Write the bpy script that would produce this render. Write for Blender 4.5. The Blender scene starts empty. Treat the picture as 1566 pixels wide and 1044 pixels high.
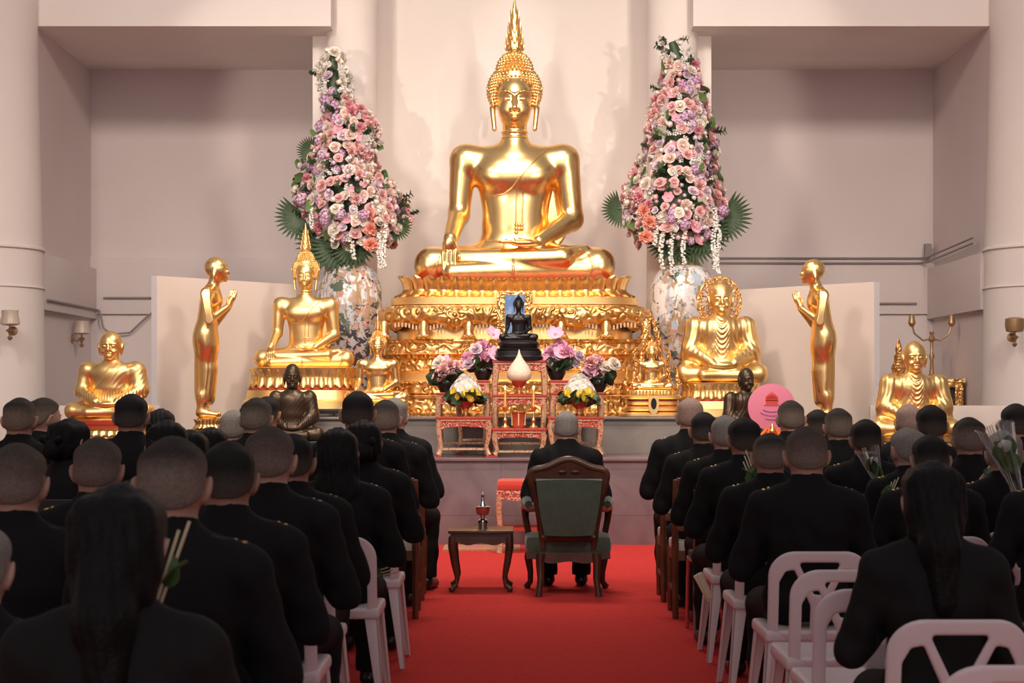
import bpy, bmesh, math, random
import numpy as np
from mathutils import Vector, Matrix, Euler
from mathutils.bvhtree import BVHTree

sc = bpy.context.scene
COL = sc.collection
PI = math.pi
rnd = random.Random(7)
FPX, HX, HY, EYE = 2800.0, 783.0, 600.0, 1.4     # focal length in pixels, horizon, eye height


def at(px, py, Y):
    """a point of the place seen at pixel (px, py) at depth Y"""
    return Vector(((px - HX) / FPX * Y, Y, EYE + (HY - py) / FPX * Y))


# ---------------------------------------------------------------- materials
def mat(name, color, rough=.6, metal=0.0, **kw):
    m = bpy.data.materials.new(name)
    m.use_nodes = True
    nt = m.node_tree
    b = nt.nodes['Principled BSDF']
    b.inputs['Base Color'].default_value = (*color, 1)
    b.inputs['Roughness'].default_value = rough
    b.inputs['Metallic'].default_value = metal
    if 'spec' in kw: b.inputs['Specular IOR Level'].default_value = kw['spec']
    if 'trans' in kw: b.inputs['Transmission Weight'].default_value = kw['trans']
    if 'alpha' in kw: b.inputs['Alpha'].default_value = kw['alpha']
    if 'sheen' in kw: b.inputs['Sheen Weight'].default_value = kw['sheen']
    if 'sss' in kw:
        b.inputs['Subsurface Weight'].default_value = kw['sss']
        b.inputs['Subsurface Radius'].default_value = (.02, .008, .005)
    if 'emit' in kw:
        b.inputs['Emission Color'].default_value = (*kw['emit'][0], 1)
        b.inputs['Emission Strength'].default_value = kw['emit'][1]
    tc = nt.nodes.new('ShaderNodeTexCoord')
    if 'vary' in kw:                      # (scale, other colour, contrast low, high)
        s, c2, lo, hi = kw['vary']
        n = nt.nodes.new('ShaderNodeTexNoise'); n.inputs['Scale'].default_value = s
        n.inputs['Detail'].default_value = 6
        nt.links.new(tc.outputs['Object'], n.inputs['Vector'])
        r = nt.nodes.new('ShaderNodeValToRGB')
        r.color_ramp.elements[0].position = lo; r.color_ramp.elements[1].position = hi
        r.color_ramp.elements[0].color = (*color, 1); r.color_ramp.elements[1].color = (*c2, 1)
        nt.links.new(n.outputs['Fac'], r.inputs['Fac'])
        nt.links.new(r.outputs['Color'], b.inputs['Base Color'])
    if 'bump' in kw:                      # (scale, strength, distance)
        s, st, di = kw['bump']
        n = nt.nodes.new('ShaderNodeTexNoise'); n.inputs['Scale'].default_value = s
        n.inputs['Detail'].default_value = 4
        nt.links.new(tc.outputs['Object'], n.inputs['Vector'])
        bp = nt.nodes.new('ShaderNodeBump')
        bp.inputs['Strength'].default_value = st; bp.inputs['Distance'].default_value = di
        nt.links.new(n.outputs['Fac'], bp.inputs['Height'])
        nt.links.new(bp.outputs['Normal'], b.inputs['Normal'])
    return m


def relief_mat(name, color, rough, scale, dist, low=None, metal=1.0):
    """cast metal with scrolling ornament in low relief"""
    m = mat(name, color, rough, metal)
    nt = m.node_tree; b = nt.nodes['Principled BSDF']
    tc = nt.nodes.new('ShaderNodeTexCoord')
    w = nt.nodes.new('ShaderNodeTexNoise'); w.inputs['Scale'].default_value = scale * .35; w.inputs['Detail'].default_value = 1
    mx = nt.nodes.new('ShaderNodeMixRGB'); mx.blend_type = 'ADD'; mx.inputs['Fac'].default_value = .12
    nt.links.new(tc.outputs['Object'], w.inputs['Vector'])
    nt.links.new(tc.outputs['Object'], mx.inputs['Color1']); nt.links.new(w.outputs['Color'], mx.inputs['Color2'])
    v = nt.nodes.new('ShaderNodeTexVoronoi'); v.feature = 'SMOOTH_F1'; v.inputs['Scale'].default_value = scale
    nt.links.new(mx.outputs['Color'], v.inputs['Vector'])
    sn = nt.nodes.new('ShaderNodeMath'); sn.operation = 'MULTIPLY'; sn.inputs[1].default_value = 14
    si = nt.nodes.new('ShaderNodeMath'); si.operation = 'SINE'
    nt.links.new(v.outputs['Distance'], sn.inputs[0]); nt.links.new(sn.outputs[0], si.inputs[0])
    bp = nt.nodes.new('ShaderNodeBump'); bp.inputs['Strength'].default_value = 1; bp.inputs['Distance'].default_value = dist
    nt.links.new(si.outputs[0], bp.inputs['Height']); nt.links.new(bp.outputs['Normal'], b.inputs['Normal'])
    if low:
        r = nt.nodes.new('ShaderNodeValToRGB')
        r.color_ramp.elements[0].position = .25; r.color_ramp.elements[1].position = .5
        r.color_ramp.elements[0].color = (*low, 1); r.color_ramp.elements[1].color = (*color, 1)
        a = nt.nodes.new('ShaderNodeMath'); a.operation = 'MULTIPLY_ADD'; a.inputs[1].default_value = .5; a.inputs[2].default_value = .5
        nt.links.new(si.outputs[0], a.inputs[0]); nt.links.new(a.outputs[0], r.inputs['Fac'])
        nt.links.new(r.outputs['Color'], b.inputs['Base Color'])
        if metal > .5:
            pass
    return m


def marble_mat(name, c1, c2, rough, tile):
    m = mat(name, c1, rough)
    nt = m.node_tree; b = nt.nodes['Principled BSDF']
    tc = nt.nodes.new('ShaderNodeTexCoord')
    n = nt.nodes.new('ShaderNodeTexNoise'); n.inputs['Scale'].default_value = 2.2; n.inputs['Detail'].default_value = 9
    n.inputs['Distortion'].default_value = 1.2
    nt.links.new(tc.outputs['Object'], n.inputs['Vector'])
    r = nt.nodes.new('ShaderNodeValToRGB')
    r.color_ramp.elements[0].position = .3; r.color_ramp.elements[1].position = .72
    r.color_ramp.elements[0].color = (*c1, 1); r.color_ramp.elements[1].color = (*c2, 1)
    nt.links.new(n.outputs['Fac'], r.inputs['Fac'])
    mp = nt.nodes.new('ShaderNodeMapping'); mp.inputs['Rotation'].default_value = (PI / 2, 0, 0)
    mp.inputs['Location'].default_value = (.1, .28, 0)
    nt.links.new(tc.outputs['Object'], mp.inputs['Vector'])
    br = nt.nodes.new('ShaderNodeTexBrick')
    br.offset = 0
    br.inputs['Scale'].default_value = 1.0; br.inputs['Brick Width'].default_value = tile[0]; br.inputs['Row Height'].default_value = tile[1]
    br.inputs['Mortar Size'].default_value = .004; br.inputs['Mortar Smooth'].default_value = .4
    br.inputs['Color1'].default_value = (1, 1, 1, 1); br.inputs['Color2'].default_value = (.93, .93, .93, 1); br.inputs['Mortar'].default_value = (.62, .62, .62, 1)
    nt.links.new(mp.outputs['Vector'], br.inputs['Vector'])
    mx = nt.nodes.new('ShaderNodeMixRGB'); mx.blend_type = 'MULTIPLY'; mx.inputs['Fac'].default_value = 1
    nt.links.new(r.outputs['Color'], mx.inputs['Color1']); nt.links.new(br.outputs['Color'], mx.inputs['Color2'])
    nt.links.new(mx.outputs['Color'], b.inputs['Base Color'])
    return m


def lattice_mat(name, c1, c2, scale, rough=.45, metal=.0):
    """painted lacquer: rows of small gilt motifs over a coloured ground"""
    m = mat(name, c1, rough, metal)
    nt = m.node_tree; b = nt.nodes['Principled BSDF']
    tc = nt.nodes.new('ShaderNodeTexCoord')
    v = nt.nodes.new('ShaderNodeTexVoronoi'); v.inputs['Scale'].default_value = scale; v.feature = 'F1'
    nt.links.new(tc.outputs['Object'], v.inputs['Vector'])
    sn = nt.nodes.new('ShaderNodeMath'); sn.operation = 'MULTIPLY'; sn.inputs[1].default_value = 11
    si = nt.nodes.new('ShaderNodeMath'); si.operation = 'SINE'
    nt.links.new(v.outputs['Distance'], sn.inputs[0]); nt.links.new(sn.outputs[0], si.inputs[0])
    r = nt.nodes.new('ShaderNodeValToRGB')
    r.color_ramp.elements[0].position = .35; r.color_ramp.elements[1].position = .6
    r.color_ramp.elements[0].color = (*c1, 1); r.color_ramp.elements[1].color = (*c2, 1)
    nt.links.new(si.outputs[0], r.inputs['Fac'])
    nt.links.new(r.outputs['Color'], b.inputs['Base Color'])
    bp = nt.nodes.new('ShaderNodeBump'); bp.inputs['Strength'].default_value = .5; bp.inputs['Distance'].default_value = .004
    nt.links.new(si.outputs[0], bp.inputs['Height']); nt.links.new(bp.outputs['Normal'], b.inputs['Normal'])
    return m


def porcelain_mat(name, seed, dense):
    """white porcelain painted with trees, figures and blossoms"""
    m = mat(name, (.75, .73, .72), .12, spec=.6)
    nt = m.node_tree; b = nt.nodes['Principled BSDF']
    tc = nt.nodes.new('ShaderNodeTexCoord')
    mp = nt.nodes.new('ShaderNodeMapping'); mp.inputs['Location'].default_value = (seed, seed * 2, 0)
    nt.links.new(tc.outputs['Object'], mp.inputs['Vector'])
    last = None
    base = nt.nodes.new('ShaderNodeRGB'); base.outputs[0].default_value = (.72, .71, .71, 1)
    last = base.outputs[0]
    sp = nt.nodes.new('ShaderNodeSeparateXYZ'); nt.links.new(tc.outputs['Object'], sp.inputs[0])
    mr = nt.nodes.new('ShaderNodeMapRange'); mr.inputs['From Min'].default_value = .85; mr.inputs['From Max'].default_value = 1.3
    mr.inputs['To Min'].default_value = .05 + dense; mr.inputs['To Max'].default_value = -.03 + dense * .3
    nt.links.new(sp.outputs['Z'], mr.inputs['Value'])
    layers = [(5, (.42, .50, .58), .56, (1, 1, .5)), (8, (.42, .31, .24), .56, (1, 1, .8)), (9, (.38, .26, .15), .56, (1.4, 1.4, .5)), (11, (.50, .27, .22), .60, (1, 1, 1)),
              (7, (.11, .15, .11), .60, (1, 1, 1.5)), (14, (.50, .52, .56), .60, (1, 1, .6)), (16, (.50, .40, .36), .61, (1, 1, 1)), (15, (.06, .06, .08), .64, (1, 1, 1.6))]
    for i, (s, c, th, sv) in enumerate(layers):
        mp2 = nt.nodes.new('ShaderNodeMapping'); mp2.inputs['Location'].default_value = (i * 3.1 + seed, i * 1.7, i * 5.3)
        mp2.inputs['Scale'].default_value = sv
        nt.links.new(mp.outputs['Vector'], mp2.inputs['Vector'])
        n = nt.nodes.new('ShaderNodeTexNoise'); n.inputs['Scale'].default_value = s; n.inputs['Detail'].default_value = 4
        n.inputs['Distortion'].default_value = .6
        nt.links.new(mp2.outputs['Vector'], n.inputs['Vector'])
        ad = nt.nodes.new('ShaderNodeMath'); ad.operation = 'ADD'
        nt.links.new(n.outputs['Fac'], ad.inputs[0]); nt.links.new(mr.outputs['Result'], ad.inputs[1])
        r = nt.nodes.new('ShaderNodeValToRGB'); r.color_ramp.elements[0].position = th; r.color_ramp.elements[1].position = th + .03
        nt.links.new(ad.outputs[0], r.inputs['Fac'])
        mx = nt.nodes.new('ShaderNodeMixRGB'); mx.inputs['Color2'].default_value = (*c, 1)
        nt.links.new(r.outputs['Color'], mx.inputs['Fac']); nt.links.new(last, mx.inputs['Color1'])
        last = mx.outputs['Color']
    nt.links.new(last, b.inputs['Base Color'])
    return m


def hair_mat(name, top, side, lo, hi):
    """cropped hair: longer on the crown, shaved close at the sides and nape so the scalp shows"""
    m = mat(name, top, .75, spec=.25)
    nt = m.node_tree; b = nt.nodes['Principled BSDF']
    tc = nt.nodes.new('ShaderNodeTexCoord')
    sp = nt.nodes.new('ShaderNodeSeparateXYZ'); nt.links.new(tc.outputs['Object'], sp.inputs[0])
    n = nt.nodes.new('ShaderNodeTexNoise'); n.inputs['Scale'].default_value = 260; n.inputs['Detail'].default_value = 2
    nt.links.new(tc.outputs['Object'], n.inputs['Vector'])
    ma = nt.nodes.new('ShaderNodeMath'); ma.operation = 'MULTIPLY_ADD'; ma.inputs[1].default_value = .05
    nt.links.new(n.outputs['Fac'], ma.inputs[0]); nt.links.new(sp.outputs['Z'], ma.inputs[2])
    mr = nt.nodes.new('ShaderNodeMapRange'); mr.inputs['From Min'].default_value = lo + .025; mr.inputs['From Max'].default_value = hi + .025
    nt.links.new(ma.outputs[0], mr.inputs['Value'])
    mx = nt.nodes.new('ShaderNodeMixRGB'); mx.inputs['Color1'].default_value = (*side, 1); mx.inputs['Color2'].default_value = (*top, 1)
    nt.links.new(mr.outputs['Result'], mx.inputs['Fac']); n2 = nt.nodes.new('ShaderNodeTexNoise'); n2.inputs['Scale'].default_value = 95; n2.inputs['Detail'].default_value = 5
    nt.links.new(tc.outputs['Object'], n2.inputs['Vector'])
    m2 = nt.nodes.new('ShaderNodeMapRange'); m2.inputs['From Min'].default_value = .3; m2.inputs['From Max'].default_value = .7; m2.inputs['To Min'].default_value = .80; m2.inputs['To Max'].default_value = 1.15
    nt.links.new(n2.outputs['Fac'], m2.inputs['Value'])
    ml = nt.nodes.new('ShaderNodeMixRGB'); ml.blend_type = 'MULTIPLY'; ml.inputs['Fac'].default_value = 1
    nt.links.new(mx.outputs['Color'], ml.inputs['Color1']); nt.links.new(m2.outputs['Result'], ml.inputs['Color2'])
    nt.links.new(ml.outputs['Color'], b.inputs['Base Color'])
    bp = nt.nodes.new('ShaderNodeBump'); bp.inputs['Strength'].default_value = .6; bp.inputs['Distance'].default_value = .003
    nt.links.new(n.outputs['Fac'], bp.inputs['Height']); nt.links.new(bp.outputs['Normal'], b.inputs['Normal'])
    return m


M = {}
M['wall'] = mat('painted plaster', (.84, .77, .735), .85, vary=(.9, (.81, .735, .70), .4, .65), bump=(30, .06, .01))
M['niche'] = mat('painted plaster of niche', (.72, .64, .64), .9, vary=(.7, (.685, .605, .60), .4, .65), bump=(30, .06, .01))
M['panel'] = mat('painted board', (.76, .66, .60), .55)
M['panel_edge'] = mat('white board edge', (.85, .82, .84), .6)
M['cable'] = mat('grey conduit', (.28, .24, .24), .6)
M['carpet'] = mat('red carpet pile', (.60, .052, .047), .95, vary=(40, (.50, .042, .038), .3, .7), bump=(350, .5, .006), spec=.05)
M['floor'] = mat('stone floor', (.42, .36, .34), .35)
M['marble_p'] = marble_mat('mauve marble', (.150, .108, .120), (.245, .185, .195), .3, (.92, .42))
M['marble_g'] = marble_mat('grey marble', (.20, .172, .162), (.30, .265, .245), .3, (.98, .8))
M['black_lac'] = mat('black lacquer', (.012, .011, .011), .3)
GOLD = (1.0, .69, .30)
M['gold'] = mat('polished gilding', GOLD, .27, 1.0, bump=(3, .05, .02))
M['gold_soft'] = mat('satin gilding', (.95, .66, .28), .38, 1.0, bump=(25, .06, .01))
M['gold_brass'] = mat('warm gilding', (1.0, .67, .28), .31, 1.0, bump=(14, .05, .01))
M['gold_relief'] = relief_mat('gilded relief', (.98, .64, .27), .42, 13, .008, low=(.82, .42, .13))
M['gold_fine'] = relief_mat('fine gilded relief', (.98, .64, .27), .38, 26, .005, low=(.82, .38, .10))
M['gold_flat'] = mat('gilded moulding', (.98, .66, .29), .40, 1.0, bump=(40, .06, .005))
M['red_lac'] = mat('red lacquer', (.40, .045, .028), .4)
M['bronze'] = mat('dark bronze', (.085, .06, .04), .38, .75, bump=(20, .08, .01))
M['blackstone'] = mat('black bronze', (.016, .015, .016), .28, .35)
M['blue'] = mat('blue picture', (.10, .22, .48), .4, vary=(14, (.30, .42, .62), .45, .65))
M['mop'] = lattice_mat('pink gilt lacquer', (.50, .06, .035), (.72, .47, .36), 34)
M['mop2'] = mat('pale gilt', (.70, .47, .30), .4, .3, vary=(60, (.5, .12, .06), .52, .62))
M['bead'] = mat('pearly beads', (.85, .68, .50), .25, .3)
M['porc_l'] = porcelain_mat('painted porcelain dense', 1.3, .10)
M['porc_r'] = porcelain_mat('painted porcelain', 4.6, .0)
M['vase_neck'] = mat('brown diaper glaze', (.22, .17, .11), .3, vary=(45, (.35, .29, .19), .45, .55))
M['green_vel'] = mat('green velvet', (.040, .062, .045), .8, vary=(20, (.052, .078, .058), .4, .7), sheen=.35, bump=(200, .15, .002))
M['wood'] = mat('dark rosewood', (.055, .020, .012), .3, vary=(9, (.085, .032, .018), .4, .65))
M['wood_red'] = mat('red brown wood', (.115, .040, .020), .38, vary=(9, (.16, .06, .03), .4, .65))
M['cream'] = mat('cream upholstery', (.62, .56, .50), .8)
M['steel'] = mat('chromed steel', (.55, .55, .56), .22, 1.0)
M['silver'] = mat('silver', (.75, .73, .72), .15, 1.0)
M['plastic'] = mat('white plastic', (.78, .66, .66), .4, spec=.4)
M['red_seat'] = mat('red velvet seat', (.62, .05, .03), .75, sheen=.3)
M['mat_cloth'] = lattice_mat('woven mat', (.40, .25, .10), (.60, .12, .16), 14, .9)
M['cloth'] = mat('black uniform wool', (.0085, .0085, .0095), .85, bump=(18, .25, .012), spec=.2)
M['cloth2'] = mat('black suiting', (.011, .0105, .011), .8, bump=(14, .25, .012), spec=.2)
M['shoe'] = mat('black leather', (.01, .01, .01), .3)
M['badge'] = mat('gold braid', (.85, .55, .18), .3, 1.0)
M['strap'] = mat('black shoulder board', (.012, .012, .013), .6)
SKIN = [(.42, .235, .165), (.34, .18, .12), (.47, .28, .21)]
for i, c in enumerate(SKIN):
    M['skin%d' % i] = mat('skin tone %s' % 'abc'[i], c, .55, vary=(18, tuple(x * .86 for x in c), .4, .7), sss=.08)
M['hair_fade'] = hair_mat('cropped hair faded', (.030, .024, .020), (.185, .140, .112), 1.195, 1.245)
M['hair_buzz'] = hair_mat('buzz cut', (.060, .045, .037), (.175, .130, .105), 1.16, 1.262)
M['hair_dark'] = hair_mat('short dark hair', (.012, .0105, .0105), (.085, .064, .052), 1.11, 1.205)
M['hair_grey'] = hair_mat('short grey hair', (.26, .235, .215), (.22, .19, .165), 1.12, 1.22)
M['hair_bald'] = hair_mat('shaved scalp', (.36, .24, .20), (.27, .18, .145), 1.14, 1.22)
M['hair_black'] = mat('long black hair', (.005, .0047, .005), .6, bump=(90, .6, .008), spec=.18)
M['leaf'] = mat('dark leaf', (.030, .058, .026), .5, vary=(10, (.05, .09, .038), .4, .7))
M['leaf2'] = mat('bright leaf', (.09, .17, .05), .5, vary=(10, (.13, .22, .07), .4, .7))
for nm, c, c2 in [('f_pink', (.78, .42, .42), (.86, .60, .58)), ('f_cream', (.84, .76, .66), (.88, .82, .75)),
                  ('f_mauve', (.52, .33, .48), (.66, .48, .60)), ('f_coral', (.88, .34, .25), (.92, .52, .42)),
                  ('f_white', (.82, .78, .74), (.88, .86, .84)), ('f_rose', (.70, .24, .32), (.82, .46, .50)),
                  ('f_lilac', (.70, .54, .64), (.80, .68, .74)), ('f_purple', (.46, .25, .42), (.60, .40, .55)),
                  ('f_blush', (.84, .62, .55), (.88, .74, .68)), ('f_orchid', (.82, .34, .56), (.90, .58, .70)),
                  ('f_yellow', (.90, .62, .03), (.95, .78, .10))]:
    M[nm] = mat('petals ' + nm[2:], c, .65, vary=(22, c2, .35, .65))
M['heart'] = mat('flower heart', (.75, .55, .08), .7)
M['candle'] = mat('yellow wax', (.85, .55, .12), .45, sss=.2)
M['flame'] = mat('candle flame', (1, .8, .5), .5, emit=((1, .75, .4), 30))
M['straw'] = mat('woven rice cone', (.78, .62, .46), .7, vary=(60, (.86, .74, .60), .4, .6), bump=(90, .5, .006))
M['orange'] = mat('orange cloth', (.80, .20, .03), .6)
M['fan'] = mat('pink silk', (.70, .22, .33), .6)
M['ink_red'] = mat('red embroidery', (.62, .06, .04), .6)
M['ink_blue'] = mat('violet embroidery', (.22, .08, .28), .6)
M['film'] = mat('clear wrapping film', (.95, .97, 1), .05, trans=1.0, spec=.6)
M['sconce'] = mat('aged brass', (.42, .27, .14), .4, .6)
M['frost'] = mat('frosted glass shade', (.72, .60, .50), .3, trans=.3)
M['stick'] = mat('pale wax taper', (.72, .62, .42), .6)
M['screen'] = mat('dark picture', (.03, .03, .035), .25)


# ---------------------------------------------------------------- mesh building
class MB:
    def __init__(s):
        s.v = []; s.f = []; s.m = []

    def add(s, vs, fs, m=0):
        o = len(s.v)
        s.v += [tuple(v) for v in vs]
        s.f += [tuple(i + o for i in f) for f in fs]
        s.m += [m] * len(fs)
        return s

    def box(s, c, d, R=None, m=0, top=1.0):
        vs = []
        for z in (-1, 1):
            k = top if z > 0 else 1
            for x, y in ((-1, -1), (1, -1), (1, 1), (-1, 1)):
                v = Vector((x * d[0] / 2 * k, y * d[1] / 2 * k, z * d[2] / 2))
                if R is not None: v = R @ v
                vs.append(v + Vector(c))
        return s.add(vs, [(3, 2, 1, 0), (4, 5, 6, 7), (0, 1, 5, 4), (1, 2, 6, 5), (2, 3, 7, 6), (3, 0, 4, 7)], m)

    def lathe(s, prof, seg=24, c=(0, 0, 0), m=0, R=None, sx=1, sy=1):
        vs, fs = [], []
        n = len(prof)
        for r, z in prof:
            for i in range(seg):
                a = 2 * PI * i / seg
                v = Vector((r * math.cos(a) * sx, r * math.sin(a) * sy, z))
                if R is not None: v = R @ v
                vs.append(v + Vector(c))
        for j in range(n - 1):
            for i in range(seg):
                k = (i + 1) % seg
                fs.append((j * seg + i, j * seg + k, (j + 1) * seg + k, (j + 1) * seg + i))
        fs.append(tuple(range(seg - 1, -1, -1))); fs.append(tuple((n - 1) * seg + i for i in range(seg)))
        return s.add(vs, fs, m)

    def tube(s, pts, rad, seg=8, m=0, closed=False, flat=1.0, up=None):
        pts = [Vector(p) for p in pts]
        n = len(pts)
        if not hasattr(rad, '__len__'): rad = [rad] * n
        vs, fs = [], []
        prev = None
        for i, p in enumerate(pts):
            if closed:
                t = pts[(i + 1) % n] - pts[i - 1]
            else:
                t = pts[min(i + 1, n - 1)] - pts[max(i - 1, 0)]
            if t.length < 1e-9: t = Vector((0, 0, 1))
            t.normalize()
            if prev is None:
                a = Vector(up) if up else (Vector((0, 0, 1)) if abs(t.z) < .9 else Vector((0, 1, 0)))
            else:
                a = prev
            u = (a - t * a.dot(t))
            if u.length < 1e-6: u = t.orthogonal()
            u.normalize(); w = t.cross(u); prev = u
            for k in range(seg):
                g = 2 * PI * k / seg
                vs.append(p + (u * math.cos(g) * flat + w * math.sin(g)) * rad[i])
        L = n if closed else n - 1
        for i in range(L):
            j = (i + 1) % n
            for k in range(seg):
                q = (k + 1) % seg
                fs.append((i * seg + k, i * seg + q, j * seg + q, j * seg + k))
        if not closed:
            fs.append(tuple(range(seg - 1, -1, -1))); fs.append(tuple((n - 1) * seg + k for k in range(seg)))
        return s.add(vs, fs, m)

    def ball(s, c, r, seg=12, rings=8, m=0, R=None):
        if not hasattr(r, '__len__'): r = (r, r, r)
        vs, fs = [], []
        def put(v):
            v = Vector(v)
            if R is not None: v = R @ v
            vs.append(v + Vector(c))
        put((0, 0, -r[2]))
        for j in range(1, rings):
            ph = -PI / 2 + PI * j / rings
            for i in range(seg):
                a = 2 * PI * i / seg
                put((r[0] * math.cos(ph) * math.cos(a), r[1] * math.cos(ph) * math.sin(a), r[2] * math.sin(ph)))
        put((0, 0, r[2]))
        for i in range(seg):
            fs.append((0, 1 + (i + 1) % seg, 1 + i))
            for j in range(rings - 2):
                a = 1 + j * seg
                fs.append((a + i, a + (i + 1) % seg, a + seg + (i + 1) % seg, a + seg + i))
            a = 1 + (rings - 2) * seg
            fs.append((a + i, a + (i + 1) % seg, len(vs) - 1))
        return s.add(vs, fs, m)

    def prism(s, poly, d0, d1, plane='xz', m=0, T=None):
        """polygon in a plane, extruded along the third axis"""
        n = len(poly); vs = []
        for d in (d0, d1):
            for a, b in poly:
                v = {'xz': (a, d, b), 'xy': (a, b, d), 'yz': (d, a, b)}[plane]
                v = Vector(v)
                if T is not None: v = T @ v
                vs.append(v)
        fs = [tuple(range(n)), tuple(range(2 * n - 1, n - 1, -1))]
        for i in range(n):
            j = (i + 1) % n
            fs.append((i, i + n, j + n, j))
        return s.add(vs, fs, m)

    def grid(s, fn, nu, nv, m=0, thick=None):
        """surface patch fn(u,v) -> point; with thick it is given a back face and rim"""
        vs = [Vector(fn(i / nu, j / nv)) for j in range(nv + 1) for i in range(nu + 1)]
        fs = []
        W = nu + 1
        for j in range(nv):
            for i in range(nu):
                fs.append((j * W + i, j * W + i + 1, (j + 1) * W + i + 1, (j + 1) * W + i))
        if thick:
            n = len(vs); nv_ = []
            for j in range(nv + 1):
                for i in range(nu + 1):
                    a = vs[j * W + min(i + 1, nu)] - vs[j * W + max(i - 1, 0)]
                    b = vs[min(j + 1, nv) * W + i] - vs[max(j - 1, 0) * W + i]
                    c = a.cross(b)
                    if c.length > 1e-12: c.normalize()
                    nv_.append(vs[j * W + i] - c * thick)
            vs = vs + nv_
            fs += [tuple(n + q for q in reversed(f)) for f in fs]
            rim = [i for i in range(W)] + [j * W + nu for j in range(1, nv + 1)] + [nv * W + i for i in range(nu - 1, -1, -1)] + [j * W for j in range(nv - 1, 0, -1)]
            for a, b in zip(rim, rim[1:] + rim[:1]):
                fs.append((a, a + n, b + n, b))
        return s.add(vs, fs, m)

    def merge(s, other, T=None, m=None):
        o = len(s.v)
        s.v += [tuple(T @ Vector(v)) if T is not None else v for v in other.v]
        s.f += [tuple(i + o for i in f) for f in other.f]
        s.m += [m if m is not None else x for x in other.m]
        return s

    def mesh(s, name, mats, smooth=40, bevel=0, fix=True):
        me = bpy.data.meshes.new(name)
        me.from_pydata(s.v, [], s.f)
        for mt in (mats if isinstance(mats, (list, tuple)) else [mats]): me.materials.append(mt)
        if any(s.m): me.polygons.foreach_set('material_index', s.m)
        if fix or bevel:
            bm = bmesh.new(); bm.from_mesh(me)
            if fix: bmesh.ops.recalc_face_normals(bm, faces=bm.faces)
            if bevel:
                es = [e for e in bm.edges if len(e.link_faces) == 2 and e.calc_face_angle(0) > .6]
                bmesh.ops.bevel(bm, geom=es, offset=bevel, segments=2, affect='EDGES', profile=.6, clamp_overlap=True)
            bm.to_mesh(me); bm.free()
        if smooth:
            me.polygons.foreach_set('use_smooth', [True] * len(me.polygons))
            if smooth < 180: me.set_sharp_from_angle(angle=math.radians(smooth))
        me.update()
        return me


def link(name, me, parent=None, loc=None, label=None, mat_=None):
    o = bpy.data.objects.new(name, me); COL.objects.link(o)
    if parent is not None: o.parent = parent
    if loc is not None: o.location = loc
    if label: o['label'] = label
    if mat_ is not None and me is not None:
        if len(me.materials) == 0: me.materials.append(mat_)
        o.material_slots[0].link = 'OBJECT'; o.material_slots[0].material = mat_
    return o


def obj(name, mb, mats, parent=None, loc=None, smooth=40, bevel=0, label=None, fix=True):
    return link(name, mb.mesh(name, mats, smooth, bevel, fix), parent, loc, label)


def tag(o, label, cat, group=None, kind=None):
    o['label'] = label; o['category'] = cat
    if group: o['group'] = group
    if kind: o['kind'] = kind
    return o


def thing(name, label, cat, loc=(0, 0, 0), rz=0.0, group=None, scale=1.0):
    o = bpy.data.objects.new(name, None); COL.objects.link(o)
    o.empty_display_size = .1
    o.location = loc; o.rotation_euler = (0, 0, rz); o.scale = (scale,) * 3
    return tag(o, label, cat, group)


def struct(name, mb, mats, smooth=40, bevel=0):
    o = obj(name, mb, mats, None, None, smooth, bevel)
    o['kind'] = 'structure'
    return o


def kids(o):
    return [c for c in bpy.data.objects if c.parent is o]


def copy_tree(o, label, loc, rz=0.0, scale=None, group=None, known=None):
    r = o.copy(); COL.objects.link(r)
    r.location = loc; r.rotation_euler = (0, 0, rz)
    if scale is not None: r.scale = (scale,) * 3
    r['label'] = label
    if group: r['group'] = group
    for ch in (known if known is not None else kids(o)):
        c = ch.copy(); COL.objects.link(c); c.parent = r
        for g in kids(ch):
            d = g.copy(); COL.objects.link(d); d.parent = c
    return r


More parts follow.
